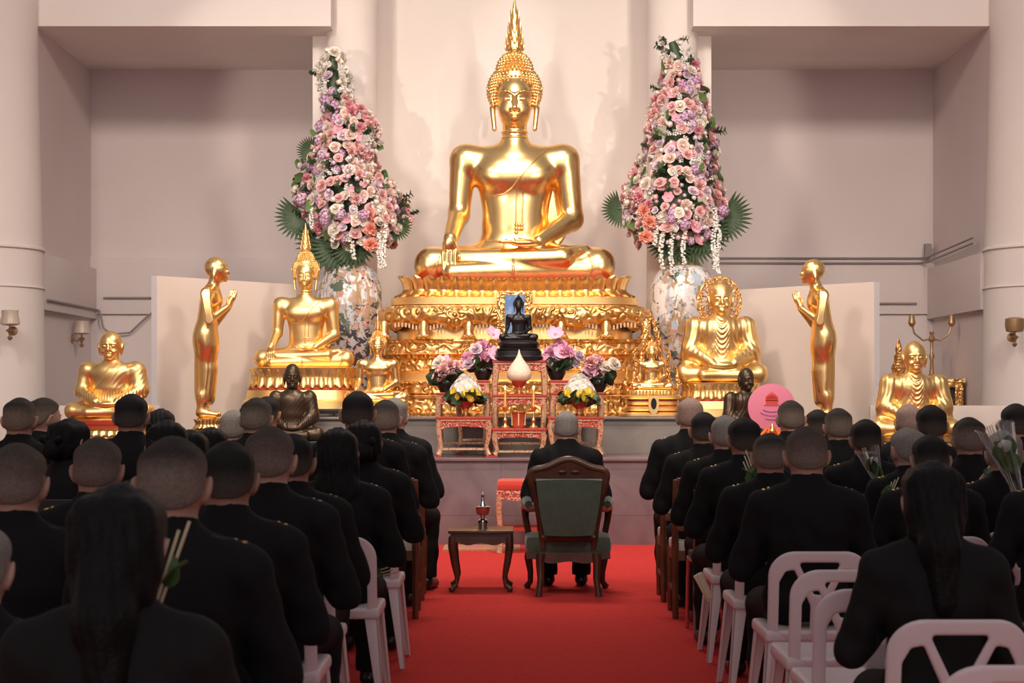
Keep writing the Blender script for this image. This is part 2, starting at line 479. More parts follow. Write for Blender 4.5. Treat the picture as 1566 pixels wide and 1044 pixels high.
# ---------------------------------------------------------------- sculpting: smooth blended volumes turned into one surface
class SDF:
    def __init__(s, lo, hi, h):
        s.lo = np.array(lo, float); s.h = h
        n = np.ceil((np.array(hi, float) - s.lo) / h).astype(int) + 1
        s.ax = [(s.lo[i] + h * np.arange(n[i])).astype(np.float32) for i in range(3)]
        s.d = np.full(n, 50.0, np.float32)

    def win(s, a, b):
        sl = []
        for i in range(3):
            i0 = max(0, int((a[i] - s.lo[i]) / s.h)); i1 = min(len(s.ax[i]), int((b[i] - s.lo[i]) / s.h) + 2)
            if i1 <= i0: return None
            sl.append(slice(i0, i1))
        sl = tuple(sl)
        return sl, s.ax[0][sl[0]][:, None, None], s.ax[1][sl[1]][None, :, None], s.ax[2][sl[2]][None, None, :]

    def put(s, sl, nd, k, op):
        d = s.d[sl]
        if op == 'u':
            if k > 0:
                h = np.clip(.5 + .5 * (d - nd) / k, 0, 1)
                s.d[sl] = d + (nd - d) * h - k * h * (1 - h)
            else: s.d[sl] = np.minimum(d, nd)
        else:
            if k > 0:
                h = np.clip(.5 - .5 * (d + nd) / k, 0, 1)
                s.d[sl] = d + (-nd - d) * h + k * h * (1 - h)
            else: s.d[sl] = np.maximum(d, -nd)

    def cap(s, a, b, ra, rb=None, k=.0, op='u', fl=None):
        rb = ra if rb is None else rb
        a = np.array(a, float); b = np.array(b, float); R = max(ra, rb) * 1.15 + k + 3 * s.h
        w = s.win(np.minimum(a, b) - R, np.maximum(a, b) + R)
        if w is None: return
        sl, X, Y, Z = w
        ba = b - a; L = max(ba @ ba, 1e-12)
        t = np.clip(((X - a[0]) * ba[0] + (Y - a[1]) * ba[1] + (Z - a[2]) * ba[2]) / L, 0, 1)
        nd = np.sqrt((X - a[0] - t * ba[0]) ** 2 + (Y - a[1] - t * ba[1]) ** 2 + (Z - a[2] - t * ba[2]) ** 2) - (ra + (rb - ra) * t)
        s.put(sl, nd.astype(np.float32), k, op)

    def ell(s, c, r, k=.0, op='u', rot=None):
        c = np.array(c, float); r = np.array(r, float); m = r.max() + k + 3 * s.h
        w = s.win(c - m, c + m)
        if w is None: return
        sl, X, Y, Z = w
        X = X - c[0]; Y = Y - c[1]; Z = Z - c[2]
        if rot is not None:
            q = np.array(Euler(rot).to_matrix()).T
            X, Y, Z = (q[0, 0] * X + q[0, 1] * Y + q[0, 2] * Z, q[1, 0] * X + q[1, 1] * Y + q[1, 2] * Z, q[2, 0] * X + q[2, 1] * Y + q[2, 2] * Z)
        k0 = np.sqrt((X / r[0]) ** 2 + (Y / r[1]) ** 2 + (Z / r[2]) ** 2)
        k1 = np.sqrt((X / r[0] ** 2) ** 2 + (Y / r[1] ** 2) ** 2 + (Z / r[2] ** 2) ** 2) + 1e-9
        nd = np.where(k0 < 1e-3, -r.min(), k0 * (k0 - 1) / k1)
        s.put(sl, nd.astype(np.float32), k, op)

    def box(s, c, hs, rad=.0, k=.0, op='u'):
        c = np.array(c, float); hs = np.array(hs, float); m = hs + k + rad + 3 * s.h
        w = s.win(c - m, c + m)
        if w is None: return
        sl, X, Y, Z = w
        qx = np.abs(X - c[0]) - hs[0] + rad; qy = np.abs(Y - c[1]) - hs[1] + rad; qz = np.abs(Z - c[2]) - hs[2] + rad
        nd = np.sqrt(np.maximum(qx, 0) ** 2 + np.maximum(qy, 0) ** 2 + np.maximum(qz, 0) ** 2) + np.minimum(np.maximum(qx, np.maximum(qy, qz)), 0) - rad
        s.put(sl, nd.astype(np.float32), k, op)

    def plane(s, n, p):
        """keep only the side the normal points away from"""
        n = np.array(n, float); n /= np.linalg.norm(n)
        X, Y, Z = s.ax[0][:, None, None], s.ax[1][None, :, None], s.ax[2][None, None, :]
        pd = (X - p[0]) * n[0] + (Y - p[1]) * n[1] + (Z - p[2]) * n[2]
        s.d = np.maximum(s.d, pd.astype(np.float32))

    def warp(s, fn):
        X, Y, Z = s.ax[0][:, None, None], s.ax[1][None, :, None], s.ax[2][None, None, :]
        s.d = (s.d + fn(X, Y, Z)).astype(np.float32)

    def surf(s):
        d = s.d
        d[0] = d[-1] = 1; d[:, 0] = d[:, -1] = 1; d[:, :, 0] = d[:, :, -1] = 1
        sg = d < 0
        c = np.zeros(tuple(x - 1 for x in d.shape), np.int8)
        for i in (0, 1):
            for j in (0, 1):
                for k in (0, 1):
                    c += sg[i:d.shape[0] - 1 + i, j:d.shape[1] - 1 + j, k:d.shape[2] - 1 + k]
        ijk = np.argwhere((c > 0) & (c < 8))
        idx = np.full(c.shape, -1, np.int64); idx[tuple(ijk.T)] = np.arange(len(ijk))
        acc = np.zeros((len(ijk), 3)); cnt = np.zeros(len(ijk))
        cs = [(i, j, k) for i in (0, 1) for j in (0, 1) for k in (0, 1)]
        for a in cs:
            for ax in range(3):
                if a[ax]: continue
                b = list(a); b[ax] = 1
                da = d[ijk[:, 0] + a[0], ijk[:, 1] + a[1], ijk[:, 2] + a[2]]; db = d[ijk[:, 0] + b[0], ijk[:, 1] + b[1], ijk[:, 2] + b[2]]
                mk = (da < 0) != (db < 0)
                t = np.where(mk, da / np.where(mk, da - db, 1), 0)
                p = np.array(a, float)[None, :] + t[:, None] * (np.array(b) - np.array(a))[None, :]
                acc += np.where(mk[:, None], p, 0); cnt += mk
        v = (ijk + acc / cnt[:, None]) * s.h + s.lo
        F = []
        for ax in range(3):
            o1, o2 = [(1, 2), (2, 0), (0, 1)][ax]
            sh = list(d.shape)
            A = [slice(1, -1)] * 3; A[ax] = slice(0, sh[ax] - 1)
            B = [slice(1, -1)] * 3; B[ax] = slice(1, sh[ax])
            df = sg[tuple(A)] != sg[tuple(B)]
            e = np.argwhere(df)
            e = e + 1; e[:, ax] -= 1
            def cell(u, w):
                q = e.copy(); q[:, o1] -= u; q[:, o2] -= w
                return idx[q[:, 0], q[:, 1], q[:, 2]]
            quad = np.stack([cell(1, 1), cell(0, 1), cell(0, 0), cell(1, 0)], 1)
            ins = sg[e[:, 0], e[:, 1], e[:, 2]]
            quad[~ins] = quad[~ins][:, ::-1]
            F.append(quad)
        return v, np.concatenate(F)


def np_mesh(name, parts, mats, scale=1.0, relax=1):
    """one mesh from one or several (verts, quads) arrays"""
    V, Fq, n = [], [], 0
    for v, f in parts:
        for _ in range(relax):
            # gentle surface smoothing
            s_ = np.zeros_like(v); c_ = np.zeros(len(v))
            for a, b in ((0, 1), (1, 2), (2, 3), (3, 0)):
                np.add.at(s_, f[:, a], v[f[:, b]]); np.add.at(s_, f[:, b], v[f[:, a]])
                np.add.at(c_, f[:, a], 1); np.add.at(c_, f[:, b], 1)
            v = v * .5 + .5 * s_ / np.maximum(c_, 1)[:, None]
        V.append(v * scale); Fq.append(f + n); n += len(v)
    V = np.concatenate(V); Fq = np.concatenate(Fq)
    me = bpy.data.meshes.new(name)
    me.vertices.add(len(V)); me.vertices.foreach_set('co', V.astype(np.float32).ravel())
    me.loops.add(len(Fq) * 4); me.loops.foreach_set('vertex_index', Fq.astype(np.int32).ravel())
    me.polygons.add(len(Fq)); me.polygons.foreach_set('loop_start', np.arange(0, len(Fq) * 4, 4, dtype=np.int32))
    me.polygons.foreach_set('use_smooth', np.ones(len(Fq), bool))
    me.update(calc_edges=True); me.validate()
    for mt in (mats if isinstance(mats, (list, tuple)) else [mats]): me.materials.append(mt)
    return me


def bvh_of(parts):
    V, Fq, n = [], [], 0
    for v, f in parts:
        V.append(v); Fq.append(f + n); n += len(v)
    return BVHTree.FromPolygons([tuple(x) for x in np.concatenate(V)], [tuple(x) for x in np.concatenate(Fq)])

# ================================================================ THE SETTING
mb = MB(); mb.box((0, 8, -.05), (24, 44, .1)); struct('floor', mb, M['floor'])
mb = MB(); mb.box((0, 7.0, .006), (16.0, 19.4, .012))
tag(obj('red_carpet', mb, M['carpet']), 'bright red carpet covering the aisle floor up to the marble platform', 'carpet')

mb = MB()
mb.box((0, 18.9, .4), (15, 4.4, .8))
mb.box((0, 16.715, .79), (15, .1, .03))
struct('floor_platform_lower', mb, M['marble_p'], bevel=.006)
mb = MB(); mb.box((-.15, 19.4, .98), (5.1, 3.0, .36)); mb.box((-.15, 17.9, 1.15), (5.14, .08, .025))
struct('floor_platform_upper', mb, M['marble_g'], bevel=.005)
for side, x0, x1 in (('left', -7.5, -3.5), ('right', 3.56, 7.5)):
    mb = MB(); mb.box(((x0 + x1) / 2, 18.28, 1.035), (x1 - x0, .16, .47))
    struct('wall_low_' + side, mb, M['panel'], bevel=.008)

# back wall of the hall, with the niches left and right
mb = MB(); mb.box((0, 21.2, 5), (3.7, .3, 10)); struct('wall_back', mb, M['wall'])
for side, sgn in (('left', -1), ('right', 1)):
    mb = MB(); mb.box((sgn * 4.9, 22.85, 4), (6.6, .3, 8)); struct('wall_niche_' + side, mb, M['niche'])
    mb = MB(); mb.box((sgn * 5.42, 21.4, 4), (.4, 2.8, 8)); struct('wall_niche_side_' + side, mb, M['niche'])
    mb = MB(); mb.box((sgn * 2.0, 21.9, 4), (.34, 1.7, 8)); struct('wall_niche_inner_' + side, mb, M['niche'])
    mb = MB(); mb.box((sgn * 5.14, 21.4, 7.7), (6.32, 2.8, 4.6)); struct('ceiling_niche_' + side, mb, M['wall'])
    mb = MB(); mb.box((sgn * 8.2, 20.4, 5), (5.2, .4, 10)); struct('wall_front_' + side, mb, M['wall'])
    # round column standing at the mouth of the niche, and the half round pilaster beside the back wall
    cx = -5.86 if sgn < 0 else 5.90
    mb = MB(); mb.lathe([(.80, 0), (.80, .3), (.765, 2.3), (.755, 2.97), (.74, 3.4), (.70, 5.2), (.66, 10)], 48)
    o = struct('wall_column_' + side, mb, M['wall']); o.location = (cx, 19.85, 0)
    mb = MB()
    for z in (2.53, 2.95):
        mb.tube([((.768 + (.0 if z < 2.9 else -.006)) * math.cos(a), .768 * math.sin(a), z) for a in np.linspace(0, 2 * PI, 48, endpoint=False)], .012 if z < 2.9 else .02, 6, closed=True)
    o = struct('trim_column_' + side, mb, M['wall']); o.location = (cx, 19.85, 0)
    mb = MB(); mb.lathe([(.30, 0), (.285, 3), (.275, 10)], 40)
    mb.box((sgn * .22, .62, 5), (.46, 1.0, 10))
    o = struct('wall_pilaster_' + side, mb, M['wall']); o.location = (sgn * 1.79, 20.45, 0)
    # ledges and conduits inside the niche
    mb = MB()
    mb.box((sgn * 5.19, 21.4, 2.62), (.10, 2.6, .62)); mb.box((sgn * 3.75, 22.68, 2.72), (3.0, .06, .7))
    struct('trim_ledge_' + side, mb, M['niche'], bevel=.01)
    mb = MB()
    zz = 2.60 if sgn < 0 else 3.06
    if sgn < 0:
        mb.tube([(-5.1, 22.62, 2.42), (-5.05, 22.62, 2.2), (-4.95, 22.62, 2.12), (-4.72, 22.62, 2.14), (-4.55, 22.62, 2.3), (-4.35, 22.62, 2.47), (-4.1, 22.62, 2.52), (-2.4, 22.62, 2.52)], .012, 8)
        mb.tube([(-5.12, 20.2, 2.42), (-5.12, 22.62, 2.42)], .014, 6)
        mb.tube([(-5.05, 22.62, 2.57), (-2.4, 22.62, 2.57)], .012, 6)
    else:
        for dz in (0, .06):
            mb.tube([(2.4, 22.62, 3.0 + dz), (5.05, 22.62, 3.0 + dz), (5.1, 22.5, 3.0 + dz), (5.12, 20.3, 3.0 + dz + .06)], .012, 6)
        mb.tube([(3.9, 22.62, 2.50), (5.0, 22.62, 2.50)], .012, 6)
        mb.box((5.12, 22.55, 3.14), (.08, .08, .18))
    struct('trim_conduit_' + side, mb, M['cable'])

# side walls of the hall, seen only from a step aside and in the gilding
for side, sgn in (('left', -1), ('right', 1)):
    mb = MB()
    for y in (-2, 5, 12): mb.box((sgn * 10.6, y, 5), (.4, 2.2, 10))
    mb.box((sgn * 10.6, 8, 9), (.4, 25, 2)); mb.box((sgn * 10.6, 8, .4), (.4, 25, .8)); mb.box((sgn * 10.6, 18.5, 5), (.4, 4, 10))
    struct('wall_hall_' + side, mb, M['wall'])

# free standing white boards behind the figures, turned inward
for side, p0, p1, zt in (('left', Vector((-3.53, 18.2, 0)), Vector((-2.32, 19.67, 0)), 2.56), ('right', Vector((3.60, 18.2, 0)), Vector((2.36, 19.67, 0)), 2.50)):
    d = (p1 - p0).normalized()
    nrm = Vector((-d.y, d.x, 0)) if side == 'left' else Vector((d.y, -d.x, 0))
    a, b, c_, e = p0, p1, p1 + nrm * .085, p0 + nrm * .085
    mb = MB()
    vs = [(p.x, p.y, z) for z in (.8, zt) for p in (a, b, c_, e)]
    mb.add(vs, [(3, 2, 1, 0), (4, 5, 6, 7), (0, 1, 5, 4), (1, 2, 6, 5), (2, 3, 7, 6)]).add([vs[3], vs[0], vs[4], vs[7]], [(0, 1, 2, 3)], 1)
    struct('wall_partition_' + side, mb, [M['panel'], M['panel_edge']], smooth=0)


def sconce(px, py, Y, label, kind):
    p = at(px, py, Y)
    t = thing('wall_lamp', label, 'lamp', p)
    mb = MB(); mb.lathe([(.03, 0), (.05, .0), (.05, .02), (.02, .03)], 16, R=Matrix.Rotation(PI / 2, 3, 'X'))
    mb.tube([(0, 0, 0), (0, -.08, -.03), (0, -.12, .02), (0, -.12, .06)], .011, 8)
    obj('bracket', mb, M['sconce'], t)
    mb = MB(); mb.lathe([(.012, -.10), (.03, -.07), (.012, -.05), (.022, -.02), (.045, .0), (.02, .02)], 12, c=(0, -.12, 0))
    obj('pendant_drop', mb, M['sconce'], t)
    mb = MB()
    if kind == 'bowl': mb.lathe([(.03, .05), (.07, .055), (.105, .07), (.10, .10), (.085, .16), (.088, .21), (.05, .215)], 20, c=(0, -.12, 0))
    else: mb.lathe([(.05, .05), (.088, .06), (.10, .12), (.098, .19), (.06, .205)], 20, c=(0, -.12, 0))
    obj('lamp_shade', mb, M['frost' if kind == 'bowl' else 'sconce'], t)
    return t


sconce(20, 506, 19.1, 'small wall lamp with frosted bowl shade on the left round column', 'bowl')
sconce(1547, 516, 19.1, 'brass drum shaped wall lamp on the right round column', 'drum')
t = sconce(98, 522, 21.7, 'wall lamp on the shaded side wall of the left niche', 'bowl'); t.location = (-5.22, 21.7, 1.4 + 82 / 2800 * 21.7); t.rotation_euler = (0, 0, PI / 2)

# gilded cabinet with a candelabrum and a little gilt figure in the right niche, behind the low wall
Yc = 21.2
t = thing('gilt_cabinet', 'gilded openwork cabinet with dark panels behind the low wall at right', 'cabinet', (4.72, Yc, .8))
mb = MB(); mb.box((0, 0, .69), (.86, .5, .06)); mb.box((0, 0, .74), (.92, .54, .04)); mb.box((0, 0, .04), (.86, .5, .08)); obj('cornice', mb, M['gold_relief'], t)
for x in (-.40, .02, .40):
    for y in (-.2, .2):
        mb = MB(); mb.box((x, y, .36), (.09, .09, .60)); obj('post', mb, M['gold_fine'], t)
for x, s_ in ((-.19, .32), (.21, .28)):
    mb = MB(); mb.box((x, -.02, .37), (s_, .3, .56)); obj('panel', mb, M['screen'], t)
t = thing('candelabrum', 'dark metal branched candelabrum standing on the gilded cabinet', 'candelabrum', (4.86, Yc, 1.562))
mb = MB(); mb.lathe([(.09, 0), (.09, .02), (.03, .05), (.018, .2), (.035, .26), (.018, .3), (.018, .42), (.05, .45), (.02, .5), (.03, .54)], 14); obj('stem', mb, M['sconce'], t)
for s_ in (-1, 1):
    mb = MB(); mb.tube([(0, 0, .46), (s_ * .1, 0, .44), (s_ * .2, 0, .52), (s_ * .23, 0, .62)], .011, 8); mb.lathe([(.02, .6), (.045, .64), (.03, .72), (.02, .74)], 10, c=(s_ * .23, 0, 0)); obj('arm', mb, M['sconce'], t)
t = thing('gilt_figurine', 'tiny gilded figure at the left end of the gilded cabinet', 'figurine', (4.44, Yc - .17, 1.562))
mb = MB(); mb.lathe([(.10, 0), (.11, .04), (.07, .07), (.09, .12), (.05, .2), (.055, .26), (.03, .29), (.04, .33), (.03, .38), (.008, .46)], 14); obj('body', mb, M['gold_relief'], t)
t = thing('picture_frame', 'dark narrow framed picture beside the right board, above the low wall', 'picture', (3.92, 20.0, 1.27))
mb = MB(); mb.box((0, 0, .19), (.12, .03, .66)); obj('frame', mb, M['wood'], t); mb = MB(); mb.box((0, -.02, .19), (.09, .01, .6)); obj('print', mb, M['screen'], t)


# ================================================================ GILDED FIGURES
def buddha_meshes():
    """seated figure, hand touching the earth; unit = a tenth of its height"""
    s = SDF((-3.8, -2.15, -.12), (3.8, 1.25, 5.35), .036)
    for g in (-1, 1):
        s.cap((g * .9, .1, .78), (g * 2.95, -.75, .64), .66, .60, .25)
    s.cap((2.95, -.8, .52), (-2.2, -1.42, .36), .50, .32, .12)              # shin underneath
    s.cap((-2.95, -.8, .72), (1.7, -1.32, .86), .50, .33, .10)               # shin on top
    s.cap((1.6, -1.3, .95), (2.45, -.95, 1.12), .26, .20, .12)               # foot, sole turned up
    s.ell((0, .15, 1.05), (1.5, .85, .7), .35)
    s.ell((0, .12, 2.0), (1.18, .74, 1.1), .4)
    s.ell((0, .10, 3.0), (1.22, .70, 1.0), .35)
    s.ell((0, .06, 3.75), (1.55, .78, .78), .4)
    for g in (-1, 1): s.ell((g * .58, -.40, 3.74), (.66, .30, .42), .35)
    s.ell((0, .12, 4.32), (1.72, .58, .50), .4)
    s.cap((0, .1, 4.4), (0, .1, 5.3), .54, .44, .28)
    for g in (-1, 1): s.ell((g * 1.68, .1, 4.22), (.58, .52, .56), .35)
    s.cap((-1.82, .1, 4.25), (-1.98, .05, 2.4), .50, .37, .16)
    s.cap((-2.0, .05, 2.4), (-2.25, -1.1, 1.5), .37, .25, .14)
    s.ell((-2.28, -1.42, 1.2), (.25, .15, .36), .12, rot=(.35, 0, .0))
    for i in range(4): s.cap((-2.50 + .145 * i, -1.53, 1.0), (-2.48 + .135 * i, -1.56, .20 + .07 * abs(i - 1.4)), .074, .058, .0)
    s.cap((-2.08, -1.38, 1.25), (-1.92, -1.5, .86), .075, .055, .04)
    s.cap((1.82, .1, 4.25), (2.04, .08, 2.25), .50, .40, .16)
    s.cap((2.06, .08, 2.25), (.85, -1.15, 1.40), .40, .24, .14)
    s.ell((.32, -1.42, 1.33), (.5, .27, .13), .1)
    for i in range(4): s.cap((.0, -1.60 + .13 * i, 1.36), (-.55 + .05 * abs(i - 1.5), -1.66 + .13 * i, 1.36), .068, .055, .0)
    s.cap((.45, -1.2, 1.42), (-.0, -1.25, 1.50), .07, .055, .03)
    s.ell((1.42, .32, 2.75), (.62, .13, 1.45), .12)                        # robe hanging behind the arm
    s.plane((0, 0, -1), (0, 0, 0))
    body = s.surf()
    h = SDF((-1.15, -1.1, 4.85), (1.15, 1.2, 8.0), .0205)
    h.cap((0, .1, 4.7), (0, .05, 5.6), .47, .43, .0)
    for z in (4.98, 5.16): h.ell((0, .09, z), (.51, .51, .06), .05)
    h.ell((0, -.03, 6.02), (.60, .66, .84), .06)
    h.ell((0, -.0, 6.42), (.66, .62, .72), .1)
    h.ell((0, -.36, 5.55), (.24, .27, .2), .12)                                # chin
    for g in (-1, 1):
        h.ell((g * .29, -.36, 5.92), (.26, .22, .30), .16)                       # cheek
        h.ell((g * .26, -.60, 6.21), (.17, .09, .075), .035)                   # closed lid
        for q in range(5):                                                     # brow
            a, b = q / 5, (q + 1) / 5
            f = lambda t_: (g * (.05 + .46 * t_), -.665 + .16 * t_ * t_, 6.36 + .12 * math.sin(t_ * 2.6))
            h.cap(f(a), f(b), .03, .03, .03)
        h.ell((g * .26, -.70, 6.125), (.17, .05, .018), .02, 's')              # line of the lid
        h.ell((g * .11, -.70, 5.84), (.08, .08, .06), .03)                     # nostril
        h.ell((g * .80, .08, 6.22), (.09, .20, .36), .04, rot=(0, g * .2, 0))
        h.ell((g * .86, .0, 6.22), (.05, .11, .22), .04, 's')
        h.cap((g * .80, .05, 6.0), (g * .72, .0, 5.28), .10, .085, .06)
        h.cap((g * .86, .1, 6.45), (g * 1.0, .12, 6.70), .085, .035, .06)
    h.cap((0, -.62, 6.36), (0, -.82, 5.9), .055, .10, .05)
    h.ell((0, -.69, 5.68), (.20, .10, .045), .02); h.ell((0, -.67, 5.59), (.15, .10, .05), .02)
    h.ell((0, -.79, 5.635), (.22, .07, .014), .012, 's')
    h.ell((0, .36, 6.62), (.93, .84, .88), .02)
    h.ell((0, .20, 7.22), (.60, .58, .66), .25)
    head = h.surf()
    fig = np_mesh('figure', [body, head], [])
    # rows of snail curls
    mb = MB()
    def curl(p, n, r):
        R = Vector((0, 0, 1)).rotation_difference(Vector(n)).to_matrix()
        mb.lathe([(r, -.01), (r * .95, r * .4), (r * .6, r * 1.0), (r * .1, r * 1.35)], 7, c=p, R=R)
    for (c, rr, z0, z1) in (((0, .36, 6.62), (.93, .84, .88), -.62, .93), ((0, .20, 7.22), (.62, .60, .67), -.2, 1.0)):
        n = 14 if rr[0] > .8 else 8
        for j in range(n):
            ph = math.asin(z0 + (z1 - z0) * (j + .5) / n)
            cnt = max(5, int(2 * PI * rr[0] * math.cos(ph) / .135))
            for i in range(cnt):
                a = 2 * PI * (i + .5 * (j % 2)) / cnt
                p = (c[0] + rr[0] * math.cos(ph) * math.cos(a), c[1] + rr[1] * math.cos(ph) * math.sin(a), c[2] + rr[2] * math.sin(ph))
                if p[1] < .0 and p[2] < 6.98 - .35 * abs(p[0]) and abs(p[0]) < .62: continue
                if p[2] < 6.1 and p[1] < .15: continue
                if rr[0] < .8 and p[2] < 7.22: continue
                nn = Vector(((p[0] - c[0]) / rr[0] ** 2, (p[1] - c[1]) / rr[1] ** 2, (p[2] - c[2]) / rr[2] ** 2)).normalized()
                curl(p, nn, .068)
    curls = mb.mesh('curled_hair', [], 60, fix=False)
    def finial(top):
        mb = MB()
        L = top - 7.8
        mb.lathe([(.33, 7.72), (.36, 7.84), (.28, 7.92), (.31, 7.98), (.26, 7.8 + L * .2), (.19, 7.8 + L * .45), (.11, 7.8 + L * .7), (.05, 7.8 + L * .88), (.01, top)], 16, c=(0, .18, 0))
        if top > 9:
            for j in range(7):
                z = 7.95 + (top - 8.5) * j / 7.0; r = .33 * (1 - (z - 7.85) / (top - 7.6)); n = 10 if j < 4 else 7
                for i in range(n):
                    a = 2 * PI * (i + .5 * (j % 2)) / n
                    c = Vector((math.cos(a) * r, .18 + math.sin(a) * r, z))
                    R = Matrix.Rotation(a, 3, 'Z') @ Matrix.Rotation(.10, 3, 'Y')
                    mb.lathe([(.02, 0), (.075 * (1 - j * .09), .10), (.05 * (1 - j * .09), .2), (.006, .30)], 6, c=c, R=R, sx=.6)
        return mb.mesh('flame_finial', [], 45)
    # edge of the robe over the chest and the folded sash, raised strips lying on the figure
    bv = bvh_of([body])
    def drape(path, r, seg=8, mb=None):
        pts = []
        for a, b in zip(path, path[1:]):
            for q in range(6):
                t_ = q / 6
                x, z = a[0] + (b[0] - a[0]) * t_, a[1] + (b[1] - a[1]) * t_
                hit = bv.ray_cast(Vector((x, -4, z)), Vector((0, 1, 0)))
                if hit[0] is not None: pts.append(hit[0] + Vector((0, -.008, 0)))
        mb.tube(pts, r, seg)
    mb = MB()
    drape([(1.15, 4.55), (.75, 4.2), (.35, 3.75), (.08, 3.45), (-.1, 3.22), (-.4, 3.02), (-.8, 2.98), (-1.08, 3.05)], .035, mb=mb)
    robe = [('robe_edge', mb.mesh('robe_edge', [], 60))]
    mb = MB()
    drape([(.12, 3.5), (.06, 3.0), (.04, 2.4), (.04, 2.0)], .03, mb=mb)
    drape([(.30, 3.5), (.30, 3.0), (.28, 2.4), (.26, 2.0)], .03, mb=mb)
    for q in range(7):
        hit = bv.ray_cast(Vector((.06 + (q % 3) * .1, -4, 2.0 - (q // 3) * .13)), Vector((0, 1, 0)))
        if hit[0] is not None: mb.ball(hit[0], .075, 8, 6)
    robe.append(('sash', mb.mesh('sash', [], 60)))
    mb = MB()
    drape([(-.95, 1.48), (-.5, 1.42), (0, 1.40)], .03, mb=mb)
    robe.append(('robe_hem', mb.mesh('robe_hem', [], 60)))
    mb = MB()
    drape([(2.55, .12), (2.75, .5), (2.6, .95), (2.2, 1.2)], .035, mb=mb)
    robe.append(('robe_hem', mb.mesh('robe_hem', [], 60)))
    mb = MB()
    drape([(-2.75, .25), (-2.72, .6), (-2.6, 1.0)], .03, mb=mb)
    robe.append(('robe_hem', mb.mesh('robe_hem', [], 60)))
    mb = MB()
    drape([(-.1, .18), (-.04, .35), (-.06, .6), (-.04, .85)], .05, mb=mb)
    robe.append(('robe_hem', mb.mesh('robe_hem', [], 60)))
    return fig, curls, finial(9.78), finial(8.45), robe


B_FIG, B_CURL, B_FIN, B_FIN_SHORT, B_ROBE = buddha_meshes()


def buddha(label, loc, u, m, short=False, sz=1.0, cat='statue', rz=0):
    t = thing('seated_buddha_statue', label, cat, loc, rz, None, u)
    t.scale = (u, u, u * sz)
    for nm, me in (('figure', B_FIG), ('curled_hair', B_CURL), ('flame_finial', B_FIN_SHORT if short else B_FIN), *B_ROBE):
        link(nm, me, t, mat_=m)
    return t


def oblong(A, B, n, seg=96, sag=0.0):
    """points of a rounded oblong plan; returns f(offset, z) -> ring"""
    def ring(off, z):
        pts = []
        for i in range(seg):
            a = 2 * PI * i / seg
            c, s_ = math.cos(a), math.sin(a)
            r = (abs(c) ** n + abs(s_) ** n) ** (-1 / n)
            x, y = (A + off) * c * r, (B + off) * s_ * r
            pts.append((x, y, z - sag * (1 - (x / (A + off)) ** 2)))
        return pts
    return ring


def ring_stack(mb, ring, prof, m=0):
    vs, fs, n = [], [], None
    for off, z in prof:
        r = ring(off, z); n = len(r); vs += r
    for j in range(len(prof) - 1):
        for i in range(n):
            k = (i + 1) % n
            fs.append((j * n + i, j * n + k, (j + 1) * n + k, (j + 1) * n + i))
    fs.append(tuple(range(n - 1, -1, -1))); fs.append(tuple((len(prof) - 1) * n + i for i in range(n)))
    mb.add(vs, fs, m)


def along(ring_pts, count):
    """count evenly spaced (point, outward angle) round a ring"""
    P = [Vector(p) for p in ring_pts]; n = len(P)
    L = [0]
    for i in range(n): L.append(L[-1] + (P[(i + 1) % n] - P[i]).length)
    out = []
    for q in range(count):
        t_ = L[-1] * q / count
        i = max(j for j in range(n) if L[j] <= t_ + 1e-9)
        w = (t_ - L[i]) / max(L[i + 1] - L[i], 1e-9)
        a, b = P[i], P[(i + 1) % n]
        d = (b - a).normalized()
        out.append((a.lerp(b, w), math.atan2(-d.x, d.y)))
    return out


def petal(mb, p, ang, w, h, out, m=0, down=False, thick=.012):
    """a lotus petal standing on p, leaning out, rounded tip curling over"""
    c, s_ = math.cos(ang), math.sin(ang)
    def fn(u, v):
        wid = w * (1 - .25 * (1 - v)) * math.sqrt(max(0.0, 1 - max(0, (v - .55) / .45) ** 2 * .96))
        x = (u - .5) * wid
        z = h * v * (1 - .1 * v); o = out * (v ** 1.8) - (1 - (2 * u - 1) ** 2) * -.22 * w
        if down: z = -z
        return (p.x + c * o - s_ * x, p.y + s_ * o + c * x, p.z + z)
    mb.grid(fn, 4, 5, m, thick)


# ---- the great throne under the main figure
CX, CY = at(787, 0, 19.6).x, 19.6
t = thing('lotus_throne', 'great tiered gilded throne carved in relief under the largest statue', 'pedestal', (CX, CY, 0))
def tier(name, A, prof, m, n=5, sag=0, lab=None):
    mb = MB(); ring_stack(mb, oblong(A, A - .42, n, sag=sag), prof); return obj(name, mb, m, t, label=lab)
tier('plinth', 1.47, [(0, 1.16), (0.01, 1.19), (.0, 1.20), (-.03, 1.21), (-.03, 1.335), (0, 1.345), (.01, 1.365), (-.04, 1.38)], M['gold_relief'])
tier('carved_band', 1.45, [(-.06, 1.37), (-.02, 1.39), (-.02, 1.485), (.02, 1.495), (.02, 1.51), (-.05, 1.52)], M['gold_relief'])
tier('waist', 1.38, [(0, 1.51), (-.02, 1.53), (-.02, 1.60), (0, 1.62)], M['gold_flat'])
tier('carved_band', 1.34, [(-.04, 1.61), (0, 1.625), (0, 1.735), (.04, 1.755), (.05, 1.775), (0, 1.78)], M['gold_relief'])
tier('carved_band', 1.38, [(0, 1.77), (.03, 1.79), (.0, 1.80), (0, 1.90), (.03, 1.915), (.035, 1.94), (0, 1.945)], M['gold_relief'])
